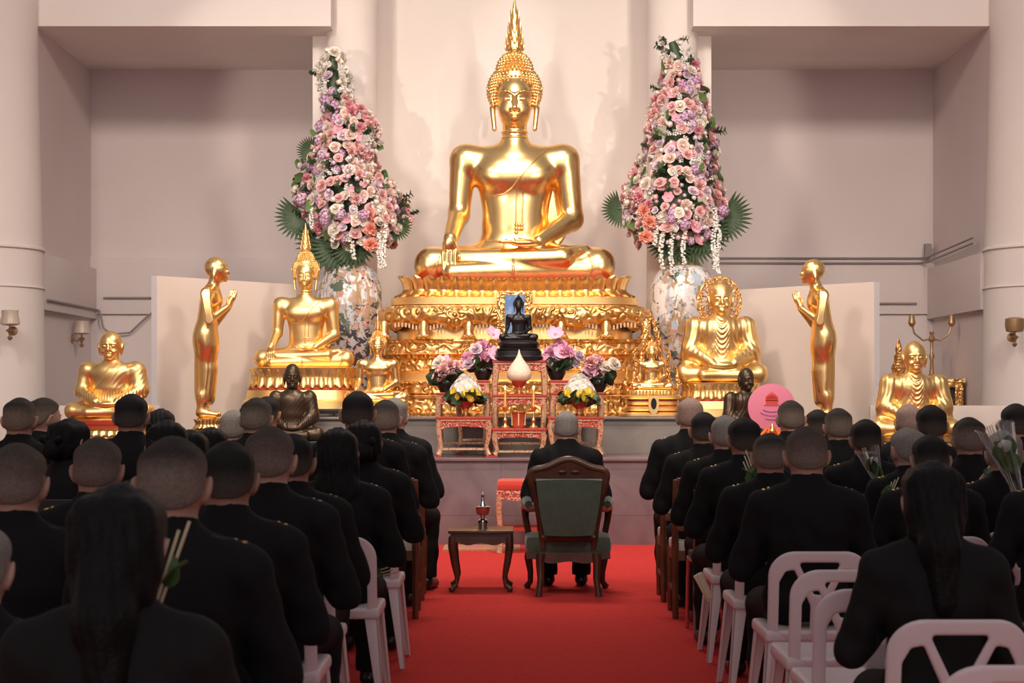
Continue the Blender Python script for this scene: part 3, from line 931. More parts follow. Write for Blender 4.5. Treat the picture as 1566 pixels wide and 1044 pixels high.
# lion footed tier: swelling body on clawed feet, with a dark recess between
tier('recess', 1.24, [(0, 1.94), (0, 2.12), (-.02, 2.2)], M['gold_flat'])
ring = oblong(1.38, .96, 5, seg=160)
mb = MB()
vs, fs = [], []
prof = [(-.10, 2.30), (-.02, 2.29), (.035, 2.25), (.05, 2.19), (.03, 2.12), (-.03, 2.065), (-.08, 2.06)]
rows = []
for off, z in prof:
    r = []
    for x, y, zz in ring(off, z):
        f = (2.30 - z) / .24
        leg = max(0.0, math.cos(x * 2 * PI / .62)) ** 2
        r.append((x, y, zz - .03 * f * leg + .035 * f * (1 - leg)))
    rows += r
n = len(ring(0, 0))
for j in range(len(prof) - 1):
    for i in range(n):
        k = (i + 1) % n
        fs.append((j * n + i, j * n + k, (j + 1) * n + k, (j + 1) * n + i))
fs.append(tuple(range(n)))
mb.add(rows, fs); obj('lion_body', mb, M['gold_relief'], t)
for x in (-1.34, -.93, -.47, .47, .93, 1.34):
    mb = MB()
    y = -.93 if abs(x) < 1.3 else -.86
    mb.lathe([(.035, 2.13), (.055, 2.08), (.045, 2.02), (.06, 1.98), (.085, 1.955), (.085, 1.944)], 12, c=(x, y, 0))
    for q in (-1, 0, 1): mb.ball((x + q * .045, y - .07, 1.965), (.026, .045, .022), 8, 6)
    obj('lion_foot', mb, M['gold_brass'], t)
mb = MB()
for x in np.arange(-1.22, 1.23, .036):
    if min(abs(abs(x) - q) for q in (.47, .93, 1.34)) < .07 or abs(x) < .22: continue
    k = 2.075 - .045 * math.cos(x * 2 * PI / .46) * 0 + .02 * math.cos((abs(x) - .7) * 2 * PI / .46)
    mb.tube([(x, -.915, k + .02), (x, -.915, k - .025)], .010, 6)
obj('bead_fringe', mb, M['bead'], t)
tier('collar', 1.27, [(0, 2.26), (.0, 2.30), (.03, 2.305), (.03, 2.375), (0, 2.385), (-.03, 2.39)], M['gold_flat'])
tier('lotus_core', 1.17, [(.06, 2.38), (.02, 2.42), (-.03, 2.46), (-.05, 2.52), (-.04, 2.57), (-.10, 2.58)], M['red_lac'], sag=.03, lab='red lacquered core')
for nm, base, cnt, h, out, w, dn in (('lotus_petals', (-.03, 2.47), 50, .165, .060, .165, False), ('lotus_petals', (-.035, 2.47), 50, .085, .10, .165, True)):
    mb = MB()
    for p, a in along(oblong(1.17, .75, 5, 160, .03)(*base), cnt): petal(mb, p, a, w, h, out, 0, dn, .014)
    obj(nm, mb, M['gold_brass'], t, smooth=60)
# framed blue picture set into the front
mb = MB()
mb.box((.0, -1.0, 2.17), (.36, .05, .50)); obj('picture_frame', mb, M['gold_fine'], t, bevel=.01)
mb = MB(); mb.box((.0, -1.03, 2.19), (.20, .012, .40)); obj('blue_panel', mb, M['blue'], t, label='blue painted panel')

buddha('largest gilded seated statue with tall spired crown at the centre of the altar', (CX, CY + .02, 2.545), .300, M["gold"], sz=1.058)


def lotus_base(t, A, B, z0, z1, m, red=True, n=3.0, cnt=34, bottom=True):
    """oblong base: flared foot, two bands of petals and a red line between"""
    H = z1 - z0
    mb = MB()
    if bottom: ring_stack(mb, oblong(A, B, n, 72), [(.16 * A, z0), (.15 * A, z0 + .18 * H), (.10 * A, z0 + .22 * H), (.07 * A, z0 + .44 * H), (-.05 * A, z0 + .46 * H)])
    else: ring_stack(mb, oblong(A, B, n, 72), [(.04 * A, z0), (.05 * A, z0 + .1 * H), (0, z0 + .2 * H), (-.05 * A, z0 + .46 * H)])
    ring_stack(mb, oblong(A, B, n, 72), [(-.03 * A, z0 + .5 * H), (.015 * A, z0 + .58 * H), (-.03 * A, z0 + .7 * H), (-.03 * A, z0 + .8 * H), (.01 * A, z0 + .9 * H), (.02 * A, z1 - .02 * H), (-.04 * A, z1)])
    obj('base_mouldings', mb, m, t)
    if red:
        mb = MB(); ring_stack(mb, oblong(A, B, n, 72), [(.03 * A, z0 + .43 * H), (.05 * A, z0 + .46 * H), (.0, z0 + .52 * H)])
        obj('red_line', mb, M['red_lac'], t, label='red painted line')
    mb = MB()
    for p, a in along(oblong(A, B, n, 96)(-.02 * A, z0 + .74 * H), cnt): petal(mb, p, a, 2.05 * PI * A / cnt * .72, .27 * H, .05 * A, 0, True, .01)
    for p, a in along(oblong(A, B, n, 96)(-.03 * A, z0 + .76 * H), cnt): petal(mb, p, a, 2.05 * PI * A / cnt * .72, .2 * H, .035 * A, 0, False, .01)
    obj('lotus_petals', mb, m, t, smooth=60)


def plinth(label, c, size, z0, z1, m='black_lac'):
    t = thing('low_stand', label, 'stand', (c[0], c[1], z0))
    h = z1 - z0
    mb = MB(); mb.box((0, 0, h - .025), (size[0], size[1], .05)); obj('stand_top', mb, M[m], t, bevel=.006)
    for sx in (-1, 1):
        for sy in (-1, 1):
            mb = MB(); mb.box((sx * (size[0] / 2 - .05), sy * (size[1] / 2 - .05), (h - .05) / 2), (.07, .07, h - .05)); obj('leg', mb, M[m], t)
    if h > .09:
        mb = MB(); mb.box((0, -size[1] / 2 + .03, h * .55), (size[0] - .12, .025, h * .5)); mb.box((0, size[1] / 2 - .03, h * .55), (size[0] - .12, .025, h * .5)); obj('apron', mb, M[m], t)
    return t


# left seated figure
p = at(467, 600, 18.55)
z_b, z_f = 1.24, 1.655
t = buddha('medium gilded seated statue left of centre with raised spire, before the painted vase', (p.x, p.y, z_f - .01), .1435, M['gold_soft'], sz=1.05)
q = thing('lotus_pedestal', 'oblong gilded pedestal with red wavy line under the left medium statue', 'pedestal', (p.x - .02, p.y, 0))
lotus_base(q, .52, .38, z_b, z_f, M['gold_soft'])
plinth('low black stand under the left medium gilded pedestal', (p.x, p.y), (1.20, .92), 1.16, z_b)

# small figure at the left corner of the throne
p = at(575, 600, 17.98)
p.y = 18.2
t = buddha('small bright gilded seated statue at the left corner of the great throne', (p.x, p.y, 1.30), .0905, M['gold_brass'])
q = thing('lotus_pedestal', 'small gilded pedestal under the statue at the left throne corner', 'pedestal', (p.x, p.y, 0))
lotus_base(q, .30, .20, 1.16, 1.305, M['gold_brass'], red=False, cnt=28, bottom=False)

# black figure
p = at(793, 520, 17.62)
t = buddha('small black seated statue before the blue picture', (p.x, p.y, p.z - .005), .0535, M['blackstone'], short=True)
q = thing('lotus_pedestal', 'stepped black pedestal under the black statue', 'pedestal', (p.x, p.y, 0))
mb = MB(); ring_stack(mb, oblong(.21, .13, 4, 64), [(.025, 1.71), (.03, 1.74), (.012, 1.755), (.012, 1.80)]); obj('base_mouldings', mb, M['blackstone'], q)
mb = MB(); ring_stack(mb, oblong(.20, .12, 4, 64), [(-.0, 1.795), (.012, 1.815), (-.01, 1.83)]); obj('base_mouldings', mb, M['blackstone'], q)
mb = MB(); ring_stack(mb, oblong(.19, .12, 3, 64), [(-.01, 1.825), (.005, 1.85), (.012, 1.87), (-.012, 1.90), (-.03, 1.906)]); obj('lotus_cushion', mb, M['blackstone'], q)

# figure under a flame arch, right corner of the throne
p = at(997, 598, 18.2)
t = buddha('small gilded seated statue framed by a pointed flame arch', (p.x, p.y, 1.425), .0605, M['gold_brass'], short=True)
q = thing('flame_arch_throne', 'stepped gilded throne with pointed flame arch and dark medallion', 'pedestal', (p.x, p.y, 0))
u = .0605
mb = MB()
arch = [(-3.5, -.1), (-3.0, 1.0), (-2.75, 2.2), (-2.7, 3.6), (-2.35, 4.6), (-1.7, 4.9), (-1.55, 5.6), (-1.5, 6.6), (-1.25, 8.0), (-.8, 9.6), (-.35, 11.2), (0, 13.0)]
for g in (-1, 1):
    mb.tube([(g * a * u, .055, 1.425 + b * u) for a, b in arch], [.022] * 9 + [.020, .015, .004], 8)
    mb.tube([(g * a * u * .86, .05, 1.425 + (b - .3) * u) for a, b in arch[1:]], [.012] * 8 + [.012, .010, .003], 6)
    mb.tube([(g * 2.35 * u, .055, 1.425 + 4.6 * u), (g * 2.8 * u, .055, 1.425 + 5.2 * u), (g * 2.9 * u, .055, 1.425 + 6.2 * u), (g * 2.4 * u, .055, 1.425 + 6.9 * u), (g * 2.0 * u, .055, 1.425 + 6.5 * u)], [.022, .020, .017, .012, .006], 8)
    for b in range(5):
        z = 7.2 + b * 1.0
        xx = 1.45 * (1 - (z - 6.6) / 6.6) + .08
        mb.lathe([(.018, 0), (.012, .02), (.002, .045)], 6, c=(g * xx * u, .055, 1.425 + z * u), R=Matrix.Rotation(g * .7, 3, 'Y'))
    mb.tube([(g * 3.5 * u, .04, 1.42), (g * 4.2 * u, .02, 1.44), (g * 4.5 * u, .02, 1.50), (g * 4.1 * u, .02, 1.55), (g * 4.2 * u, .02, 1.60), (g * 4.0 * u, .02, 1.66)], [.03, .028, .024, .018, .012, .003], 8)
mb.prism([(-.9 * u, 1.425 + 7.4 * u), (.9 * u, 1.425 + 7.4 * u), (.75 * u, 1.425 + 8.2 * u), (-.75 * u, 1.425 + 8.2 * u)], .05, .07)
obj('flame_arch', mb, M['gold_fine'], q)
mb = MB()
for off, z in ((.07, 1.16), (.03, 1.22), (.005, 1.28), (.03, 1.335)):
    ring_stack(mb, oblong(.245, .15, 6, 64), [(off, z), (off + .012, z + .012), (off + .012, z + .03), (off - .01, z + .045)])
obj('stepped_base', mb, M['gold_soft'], q)
mb = MB(); ring_stack(mb, oblong(.245, .15, 6, 64), [(.005, 1.165), (-.0, 1.26), (.01, 1.38)]); obj('red_recess', mb, M['red_lac'], q, label='red recess between the steps')
mb = MB()
for pp, a in along(oblong(.245, .15, 6, 96)(.0, 1.375), 44): petal(mb, pp, a, .03, .05, .02, 0, False, .005)
ring_stack(mb, oblong(.235, .14, 6, 64), [(0, 1.375), (.0, 1.40), (-.02, 1.425)]); obj('lotus_petals', mb, M['gold_brass'], q)
mb = MB(); mb.prism([(-.035, 1.36), (.035, 1.36), (.05, 1.34), (.05, 1.24), (.03, 1.20), (0, 1.185), (-.03, 1.20), (-.05, 1.24), (-.05, 1.34)], -.215, -.235); obj('medallion_frame', mb, M['gold_flat'], q)
mb = MB(); mb.prism([(.028 * math.cos(a) * 1.0, 1.29 + .055 * math.sin(a)) for a in np.linspace(0, 2 * PI, 20, endpoint=False)], -.233, -.241); obj('medallion', mb, M['blackstone'], q, label='dark oval medallion')


# ---- seated monks, unit = their height
def monk_mesh(style):
    s = SDF((-.56, -.42, -.02), (.56, .30, 1.03), .0082)
    for g in (-1, 1):
        s.cap((g * .16, .02, .12), (g * .43, -.12, .095), .115, .10, .05)
        s.cap((g * .42, -.14, .085), (-g * .22, -.27, .075), .085, .06, .03)
    s.ell((0, .02, .16), (.25, .18, .15), .06)
    s.ell((0, .02, .36), (.235, .165, .26), .06)
    s.ell((0, .01, .54), (.27, .16, .16), .06)
    s.cap((0, .02, .60), (0, .0, .74), .10, .075, .06)
    for g in (-1, 1):
        cov = style != 'bare' or g > 0
        r0 = .105 if cov else .085
        s.ell((g * .275, .02, .575), (.105, .10, .105), .05)
        s.cap((g * .30, .02, .57), (g * .345, -.02, .33), r0, r0 * .95, .04)
        s.cap((g * .345, -.02, .33), (g * .13, -.25, .20), r0 * .9, .055, .04)
    if style != 'bare':
        s.cap((.34, .0, .34), (.42, -.03, .16), .09, .05, .05)
        s.cap((-.34, .0, .34), (-.42, -.03, .16), .09, .05, .05)
    s.ell((.0, -.285, .175), (.12, .06, .035), .03)
    for i in range(4): s.cap((.07, -.30 + .012 * i, .205 - .012 * i), (-.08, -.315 + .012 * i, .205 - .012 * i), .013, .011, .004)
    if style == 'bare':
        def folds(X, Y, Z):
            w = np.clip((X - (-.30 + (Z - .30) * .95) * 1.0) * 12, 0, 1) * np.clip((Z - .30) * 15, 0, 1) * np.clip((.66 - Z) * 15, 0, 1) * np.clip((.24 - Y) * 9, 0, 1)
            belt = np.clip((Z - .22) * 40, 0, 1) * np.clip((.35 - Z) * 40, 0, 1)
            return (.0013 * np.sin((X * .75 - Z * .66) * 120 + 3 * np.sin(X * 14)) - .009) * w * .9 + .004 * np.sin(X * 190) * belt
    else:
        def folds(X, Y, Z):
            w = np.clip((Z - .24) * 14, 0, 1) * np.clip((.70 - Z) * 15, 0, 1) * np.clip((.20 - Y) * 9, 0, 1)
            neck = np.clip(1 - np.abs(X) / .16, 0, 1)
            a = .0055 * np.sin((Z * 120) - 520 * X * X * 3.2) * neck
            b = .0030 * np.sin((np.abs(X) * .9 + Z * .35) * 110 + 2 * np.sin(Z * 17)) * (1 - neck)
            return (a + b) * w - .004 * w
    s.warp(folds)
    s.plane((0, 0, -1), (0, 0, 0))
    body = s.surf()
    h = SDF((-.18, -.22, .66), (.18, .20, 1.04), .0050)
    h.cap((0, .02, .64), (0, .0, .76), .082, .078)
    h.ell((0, -.005, .885), (.118, .135, .125), .0)
    h.ell((0, -.03, .815), (.095, .105, .105), .03)
    h.ell((0, -.10, .742), (.045, .04, .03), .03)
    for g in (-1, 1):
        h.ell((g * .05, -.10, .79), (.035, .028, .03), .02)
        h.ell((g * .045, -.137, .852), (.026, .02, .012), .012, 's')
        h.ell((g * .045, -.122, .85), (.024, .016, .012), .006)
        h.cap((g * .015, -.137, .876), (g * .075, -.118, .872), .010, .008, .010)
        h.ell((g * .018, -.143, .808), (.014, .014, .010), .006)
        h.cap((g * .03, -.135, .79), (g * .048, -.118, .762), .004, .004, .006, 's')
        h.ell((g * .122, .0, .835), (.016, .032, .055), .012, rot=(0, g * .2, 0))
        h.cap((g * .118, .0, .80), (g * .108, -.003, .765), .014, .012, .01)
    h.cap((0, -.128, .865), (0, -.155, .812), .011, .018, .012)
    h.ell((0, -.128, .775), (.036, .016, .008), .004); h.ell((0, -.124, .757), (.03, .016, .009), .004)
    h.ell((0, -.144, .767), (.04, .010, .003), .003, 's')
    if style == 'halo':
        h.ell((0, .02, .935), (.125, .13, .075), .01); h.ell((0, .02, 1.0), (.06, .06, .03), .02)
        h.warp(lambda X, Y, Z: .004 * np.sin(X * 300) * np.sin(Z * 300) * np.clip((Z - .925) * 60, 0, 1))
    hv, hf = h.surf()
    hv = (hv - np.array((0, .0, .74))) * 1.13 + np.array((0, -.012, .735))
    return np_mesh('figure', [body, (hv, hf)], [])


MK_BARE, MK_U, MK_HALO = monk_mesh('bare'), monk_mesh('u'), monk_mesh('halo')


def monk(label, p, h, me, m, rz=0, sx=1.0, cat='statue', nm='seated_monk_statue'):
    t = thing(nm, label, cat, p, rz, None, h)
    t.scale = (h * sx, h * sx, h)
    link('figure', me, t, mat_=m)
    return t


def cushion(t, A, B, z0, z1, col, mcol, lab):
    mb = MB(); H = z1 - z0
    ring_stack(mb, oblong(A, B, 3, 64), [(0, z0 + .45 * H), (.012, z0 + .55 * H), (.012, z0 + .9 * H), (-.01, z1)]); obj('seat_cushion', mb, mcol, t)
    if lab:
        mb = MB(); ring_stack(mb, oblong(A, B, 3, 64), [(.012, z0 + .66 * H), (.020, z0 + .70 * H), (.020, z0 + .88 * H), (.010, z0 + .92 * H)]); obj('red_band', mb, M[col], t, label=lab)
    mb = MB(); ring_stack(mb, oblong(A, B, 3, 64), [(-.02, z0), (.0, z0 + .05 * H), (-.01, z0 + .3 * H), (-.03, z0 + .46 * H)])
    for pp, a in along(oblong(A, B, 3, 96)(-.01, z0 + .42 * H), 26): petal(mb, pp, a, .10, .32 * H, .02, 0, True, .006)
    obj('lotus_petals', mb, mcol, t, smooth=60)


p = at(170, 640, 17.2)
t = monk('gilded seated monk statue with bare right shoulder at far left', (p.x, p.y, p.z), .79, MK_BARE, M['gold_soft'])
q = thing('lotus_pedestal', 'red and gilded scalloped cushion base under the far left monk', 'pedestal', (p.x, p.y, 0))
cushion(q, .33, .24, .965, p.z + .005, 'red_lac', M['gold_brass'], 'red painted band')
plinth('low black stand under the far left gilded monk', (p.x, p.y), (.86, .6), .8, .965)
p = at(1398, 667, 17.2)
t = monk('gilded seated old monk statue with pleated collar at far right', (p.x, p.y, p.z), .86, MK_U, M['gold_soft'], sx=.92)
q = thing('lotus_pedestal', 'scalloped gilded base under the far right old monk', 'pedestal', (p.x, p.y, 0))
cushion(q, .33, .24, .88, p.z + .005, 'gold_soft', M['gold_brass'], None)
plinth('low black stand under the far right gilded monk', (p.x, p.y), (.86, .6), .8, .88)
p = at(447, 674, 17.25)
t = monk('dark bronze seated monk statue left of the centre tables', (p.x, p.y, p.z), .70, MK_BARE, M['bronze'], rz=.12, sx=.80)
plinth('small black stand under the left bronze monk', (p.x, p.y), (.66, .46), .8, p.z + .002)
p = at(1140, 670, 17.4)
t = monk('dark bronze seated monk statue half hidden by the pink fan', (p.x, p.y, p.z), .645, MK_U, M['bronze'], rz=.42, sx=.84)
plinth('small black stand under the right bronze monk', (p.x, p.y), (.6, .5), .8, p.z + .002)
p = at(1102, 585, 18.6)
t = monk('gilded seated statue with a pierced wheel halo behind its head', (p.x, p.y, p.z), .985, MK_HALO, M['gold_soft'], sx=.90, nm='seated_buddha_statue')
mb = MB(); c = Vector((0, .12, .845)); R0, R1 = .245, .13
mb.tube([(c.x + (R0) * math.cos(a), c.y, c.z + R0 * math.sin(a)) for a in np.linspace(0, 2 * PI, 60, endpoint=False)], .016, 8, closed=True)
mb.tube([(c.x + (R0 - .035) * math.cos(a), c.y, c.z + (R0 - .035) * math.sin(a)) for a in np.linspace(0, 2 * PI, 60, endpoint=False)], .010, 8, closed=True)
mb.tube([(c.x + R1 * math.cos(a), c.y, c.z + R1 * math.sin(a)) for a in np.linspace(0, 2 * PI, 48, endpoint=False)], .016, 8, closed=True)
for i in range(22):
    a = 2 * PI * i / 22; d = Vector((math.cos(a), 0, math.sin(a)))
    mb.tube([c + d * R1, c + d * (R1 + .05), c + d * (R0 - .03)], [.007, .009, .012], 6)
    mb.ball(c + d * (R0 - .017), .013, 6, 5)
mb.box((0, .10, .66), (.07, .03, .16))
obj('wheel_halo', mb, M['gold_fine'], t)
q = thing('lotus_pedestal', 'gilded petal pedestal under the statue with the wheel halo', 'pedestal', (p.x, p.y, 0))
lotus_base(q, .38, .27, 1.16, p.z + .005, M['gold_soft'], cnt=26)


# ---- standing disciples, unit = their height, facing +x
def disciple_mesh():
    s = SDF((-.16, -.15, -.01), (.26, .15, 1.02), .0048)
    for g in (-1, 1):
        s.cap((-.02, g * .032, .03), (.085, g * .04, .018), .026, .018, .012)
        s.cap((-.01, g * .03, .03), (-.01, g * .03, .14), .030, .036, .02)
    s.cap((.002, 0, .13), (.012, 0, .44), .060, .072, .02)
    s.cap((.03, 0, .115), (.03, 0, .3), .035, .05, .03)
    s.ell((.018, 0, .50), (.072, .092, .15), .04)
    s.ell((-.012, 0, .51), (.052, .08, .08), .04)
    s.ell((.020, 0, .64), (.056, .085, .10), .04)
    s.ell((.048, 0, .735), (.068, .105, .075), .04)
    s.ell((.04, 0, .775), (.05, .12, .045), .03)
    s.cap((.045, 0, .79), (.072, 0, .87), .040, .036, .03)
    for g in (-1, 1):
        s.ell((.035, g * .115, .77), (.04, .035, .042), .02)
        s.cap((.035, g * .125, .765), (.055, g * .128, .605), .032, .027, .012)
        s.cap((.055, g * .128, .605), (.15, g * .035, .69), .027, .018, .012)
        s.cap((.155, g * .016, .70), (.175, g * .013, .745), .020, .016, .01)
        for i in range(4): s.cap((.158 + .010 * i, g * .011, .735), (.166 + .013 * i, g * .009, .800 - .007 * abs(i - 1)), .0068, .0055, .001)
        s.cap((.150, g * .014, .71), (.146, g * .014, .745), .008, .006, .003)
    # head
    s.ell((.072, 0, .935), (.070, .064, .068), .01)
    s.ell((.098, 0, .91), (.052, .052, .062), .02)
    s.cap((.138, 0, .925), (.153, 0, .905), .008, .011, .008)
    s.ell((.142, 0, .880), (.012, .02, .006), .004); s.ell((.132, 0, .862), (.018, .022, .014), .01)
    for g in (-1, 1):
        s.ell((.075, g * .062, .905), (.018, .010, .032), .006); s.cap((.072, g * .062, .885), (.070, g * .058, .845), .009, .008, .006)
        s.cap((.142, g * .012, .938), (.125, g * .042, .936), .006, .005, .006)
        s.ell((.142, g * .024, .920), (.012, .016, .008), .006, 's')
    s.warp(lambda X, Y, Z: .002 * np.sin((Y * 2.2 + X * .6) * 160) * np.clip((.46 - Z) * 8, 0, 1) * np.clip((Z - .12) * 20, 0, 1))
    s.warp(lambda X, Y, Z: (.0022 * np.sin(X * 330) * np.sin(Y * 330) * np.sin(Z * 330) - .002) * np.clip((Z - .945) * 90, 0, 1))
    # robe hem falling behind the arms
    s.plane((0, 0, -1), (0, 0, 0))
    return np_mesh('figure', [s.surf()], [])


DIS = disciple_mesh()
for px, pyb, pyt, Y, lab, rz in ((312, 638, 394, 17.6, 'gilded standing disciple statue at left facing right with joined hands', 0), (1262, 640, 397, 17.6, 'gilded standing disciple statue at right facing left with joined hands', PI)):
    p = at(px, pyb, Y); h = (pyb - pyt) / FPX * Y
    t = thing('standing_disciple_statue', lab, 'statue', p, rz, None, h); t.rotation_euler = (0, 0, rz)
    link('figure', DIS, t, mat_=M['gold_brass'])
    side = 'left' if px < 700 else 'right'
    q = thing('lotus_pedestal', 'round gilded lotus base under the %s standing disciple' % side, 'pedestal', (p.x + (.04 if px < 700 else -.04), p.y, 0))
    mb = MB(); mb.lathe([(.125, 1.02), (.13, 1.05), (.11, 1.06), (.115, 1.09), (.12, p.z - .01), (.10, p.z)], 32); obj('base_mouldings', mb, M['gold_brass'], q)
    mb = MB()
    for i in range(18):
        a = 2 * PI * i / 18; petal(mb, Vector((.115 * math.cos(a), .115 * math.sin(a), 1.09)), a, .046, .06, .02, 0, False, .006); petal(mb, Vector((.115 * math.cos(a), .115 * math.sin(a), 1.09)), a, .046, .035, .022, 0, True, .006)
    obj('lotus_petals', mb, M['gold_brass'], q, smooth=60)
    plinth('low black stand under the %s standing disciple' % side, (p.x, p.y), (.5, .5), .8, 1.02)

# ================================================================ VASES AND FLOWERS
def vase(label, x, y, m):
    t = thing('porcelain_vase', label, 'vase', (x, y, .8)); t.scale = (1.02, 1.02, 1.25)
    mb = MB(); mb.lathe([(.16, 0), (.20, .02), (.205, .06), (.19, .12), (.21, .30), (.27, .62), (.325, .95), (.345, 1.20), (.335, 1.38), (.28, 1.50), (.20, 1.565), (.17, 1.58)], 56); obj('body', mb, m, t, smooth=70)
    mb = MB(); mb.lathe([(.215, 1.555), (.175, 1.59), (.155, 1.66), (.16, 1.74), (.20, 1.80), (.235, 1.82), (.235, 1.84), (.17, 1.83), (.14, 1.76)], 40); obj('neck', mb, M['vase_neck'], t, smooth=70)
    return t


def rose_mb(n=16, open_=1.0):
    mb = MB(); ga = 2.39996
    for i in range(n):
        k = i / n; a = i * ga
        r0 = .10 + .55 * k; tilt = .15 + 1.0 * k * open_; w = .55 + .55 * k; h = .95 - .25 * k
        c, s_ = math.cos(a), math.sin(a)
        def fn(u, v):
            x = (u - .5) * w * (1 - .55 * (abs(v - .55) * 1.5) ** 2) * 1.5
            cur = (abs(u - .5) * 2) ** 2 * .28
            rr = r0 * (.35 + .65 * v) + math.sin(tilt) * h * v * v * .75 - cur * (.5 + .5 * k) + .10 * max(0, v - .8) * 5 * k * .3
            z = h * v * math.cos(tilt * .75) - .12 * max(0, v - .8) * 5 * k - .15
            return (c * rr - s_ * x, s_ * rr + c * x, z)
        mb.grid(fn, 4, 3)
    mb.ball((0, 0, .12), (.22, .22, .4), 6, 5)
    return mb


def ruffle_mb(n=46, seed=1):
    r_ = random.Random(seed); mb = MB(); ga = 2.39996
    for i in range(n):
        ph = math.acos(1 - 1.25 * (i + .5) / n); a = i * ga
        d = Vector((math.sin(ph) * math.cos(a), math.sin(ph) * math.sin(a), math.cos(ph)))
        R = Vector((0, 0, 1)).rotation_difference(d).to_matrix() @ Matrix.Rotation(r_.uniform(0, 6.3), 3, 'Z')
        L = r_.uniform(.8, 1.05); w = r_.uniform(.42, .6)
        def fn(u, v): return R @ Vector(((u - .5) * w * (.3 + v), .10 * math.sin(u * 9 + i) * v, .15 + (L - .15) * v - .25 * (2 * u - 1) ** 2 * v))
        mb.grid(fn, 4, 2)
    return mb


def bud_mb():
    mb = MB(); mb.ball((0, 0, .35), (.55, .55, .7), 10, 8)
    for i in range(5):
        a = i * 2 * PI / 5; c, s_ = math.cos(a), math.sin(a)
        def fn(u, v):
            x = (u - .5) * .95 * math.sin(PI * (.15 + .75 * v)); r = .25 + .42 * math.sin(v * 2.2)
            return (c * r - s_ * x, s_ * r + c * x, -.2 + 1.1 * v)
        mb.grid(fn, 3, 3)
    return mb


def floret(mb, p, R, r, n=4, m=0):
    for i in range(n):
        a = 2 * PI * i / n; Q = R @ Matrix.Rotation(a, 3, 'Z')
        def fn(u, v): return Vector(p) + Q @ Vector((r * v, (u - .5) * r * 1.1 * math.sin(PI * (.12 + .8 * v)), r * .25 * v * v))
        mb.grid(fn, 2, 2, m)


def cluster_mb(n=34, seed=2):
    r_ = random.Random(seed); mb = MB(); ga = 2.39996
    for i in range(n):
        ph = math.acos(1 - 1.5 * (i + .5) / n); a = i * ga
        d = Vector((math.sin(ph) * math.cos(a), math.sin(ph) * math.sin(a), math.cos(ph)))
        R = Vector((0, 0, 1)).rotation_difference(d).to_matrix() @ Matrix.Rotation(r_.uniform(0, 6), 3, 'Z')
        floret(mb, d * r_.uniform(.78, .98), R, .30)
    mb.ball((0, 0, 0), .72, 10, 7)
    return mb


def blossom_mb():
    mb = MB()
    for i in range(6):
        a = 2 * PI * i / 6; Q = Matrix.Rotation(a, 3, 'Z')
        def fn(u, v): return Q @ Vector((.12 + .95 * v, (u - .5) * 1.05 * math.sin(PI * (.15 + .72 * v)), .45 * v * v - .06 * (2 * u - 1) ** 2))
        mb.grid(fn, 4, 3)
    mb.ball((0, 0, .08), (.24, .24, .16), 8, 6, 1)
    return mb


def daisy_mb():
    mb = MB()
    for k, (n, r, e) in enumerate(((18, 1.0, .05), (14, .78, .25), (10, .5, .45))):
        for i in range(n):
            Q = Matrix.Rotation(2 * PI * (i + .5 * k) / n, 3, 'Z')
            def fn(u, v): return Q @ Vector((.1 + r * v * math.cos(e), (u - .5) * .26 * math.sin(PI * (.2 + .65 * v)), r * v * math.sin(e) + .06 * k))
            mb.grid(fn, 2, 2)
    mb.ball((0, 0, .16), (.2, .2, .14), 8, 5, 1)
    return mb


def spray_mb(seed=3):
    r_ = random.Random(seed); mb = MB()
    for q in range(4):
        a = r_.uniform(0, 6.3); e = r_.uniform(.15, .6)
        d = Vector((math.sin(e) * math.cos(a), math.sin(e) * math.sin(a), math.cos(e)))
        mb.tube([(0, 0, -.3), d * .8, d * 1.9], .03, 4, 1)
        for i in range(9):
            p = d * (.5 + .16 * i) + Vector((r_.uniform(-.2, .2), r_.uniform(-.2, .2), r_.uniform(-.1, .1)))
            R = Vector((0, 0, 1)).rotation_difference((p - d * .3).normalized()).to_matrix()
            floret(mb, p, R, .24 * (1.15 - i * .05))
    return mb


def strand_mb(L=1.0, seed=4):
    r_ = random.Random(seed); mb = MB()
    n = int(L / .018)
    sway = [(.012 * math.sin(i * .25), -.01 - .006 * math.sin(i * .2), -L * i / n) for i in range(n + 1)]
    mb.tube(sway[::3], .0025, 4, 1)
    for i, p in enumerate(sway):
        for q in range(3):
            a = r_.uniform(0, 6.3)
            mb.ball((p[0] + .017 * math.cos(a), p[1] + .017 * math.sin(a), p[2] + r_.uniform(-.006, .006)), (.015, .015, .010), 6, 4)
    return mb


def fan_leaf_mb():
    mb = MB()
    mb.tube([(0, 0, -.35), (0, 0, 0)], .012, 5)
    for i in range(17):
        a = (i - 8) / 8 * 1.35; L = .95 - .12 * abs(i - 8) / 8
        def fn(u, v):
            w = .055 * (math.sin(PI * min(1, .15 + v * .85)) ** .7) + .003
            r = L * v
            return (math.sin(a) * r + math.cos(a) * (u - .5) * w * 2, .02 * abs(2 * u - 1) - .22 * v * v, math.cos(a) * r - math.sin(a) * (u - .5) * w * 2)
        mb.grid(fn, 2, 5)
    return mb


def leaf_mb(w=.5):
    mb = MB()
    def fn(u, v): return ((u - .5) * w * 2 * math.sin(PI * (.04 + .94 * v)) ** .8, .12 * abs(2 * u - 1) - .25 * v * v, v)
    mb.grid(fn, 4, 5)
    return mb


def sprig_mb(seed=5):
    r_ = random.Random(seed); mb = MB(); mb.tube([(0, 0, -.2), (.02, 0, .5), (0, -.05, 1.0)], .02, 4)
    for i in range(9):
        z = .1 + .1 * i; a = r_.uniform(0, 6.3)
        T = Matrix.Translation((0, -.03, z)) @ Matrix.Rotation(a, 4, 'Z') @ Matrix.Rotation(.9, 4, 'X') @ Matrix.Scale(.42, 4)
        mb.merge(leaf_mb(.42), T)
    return mb


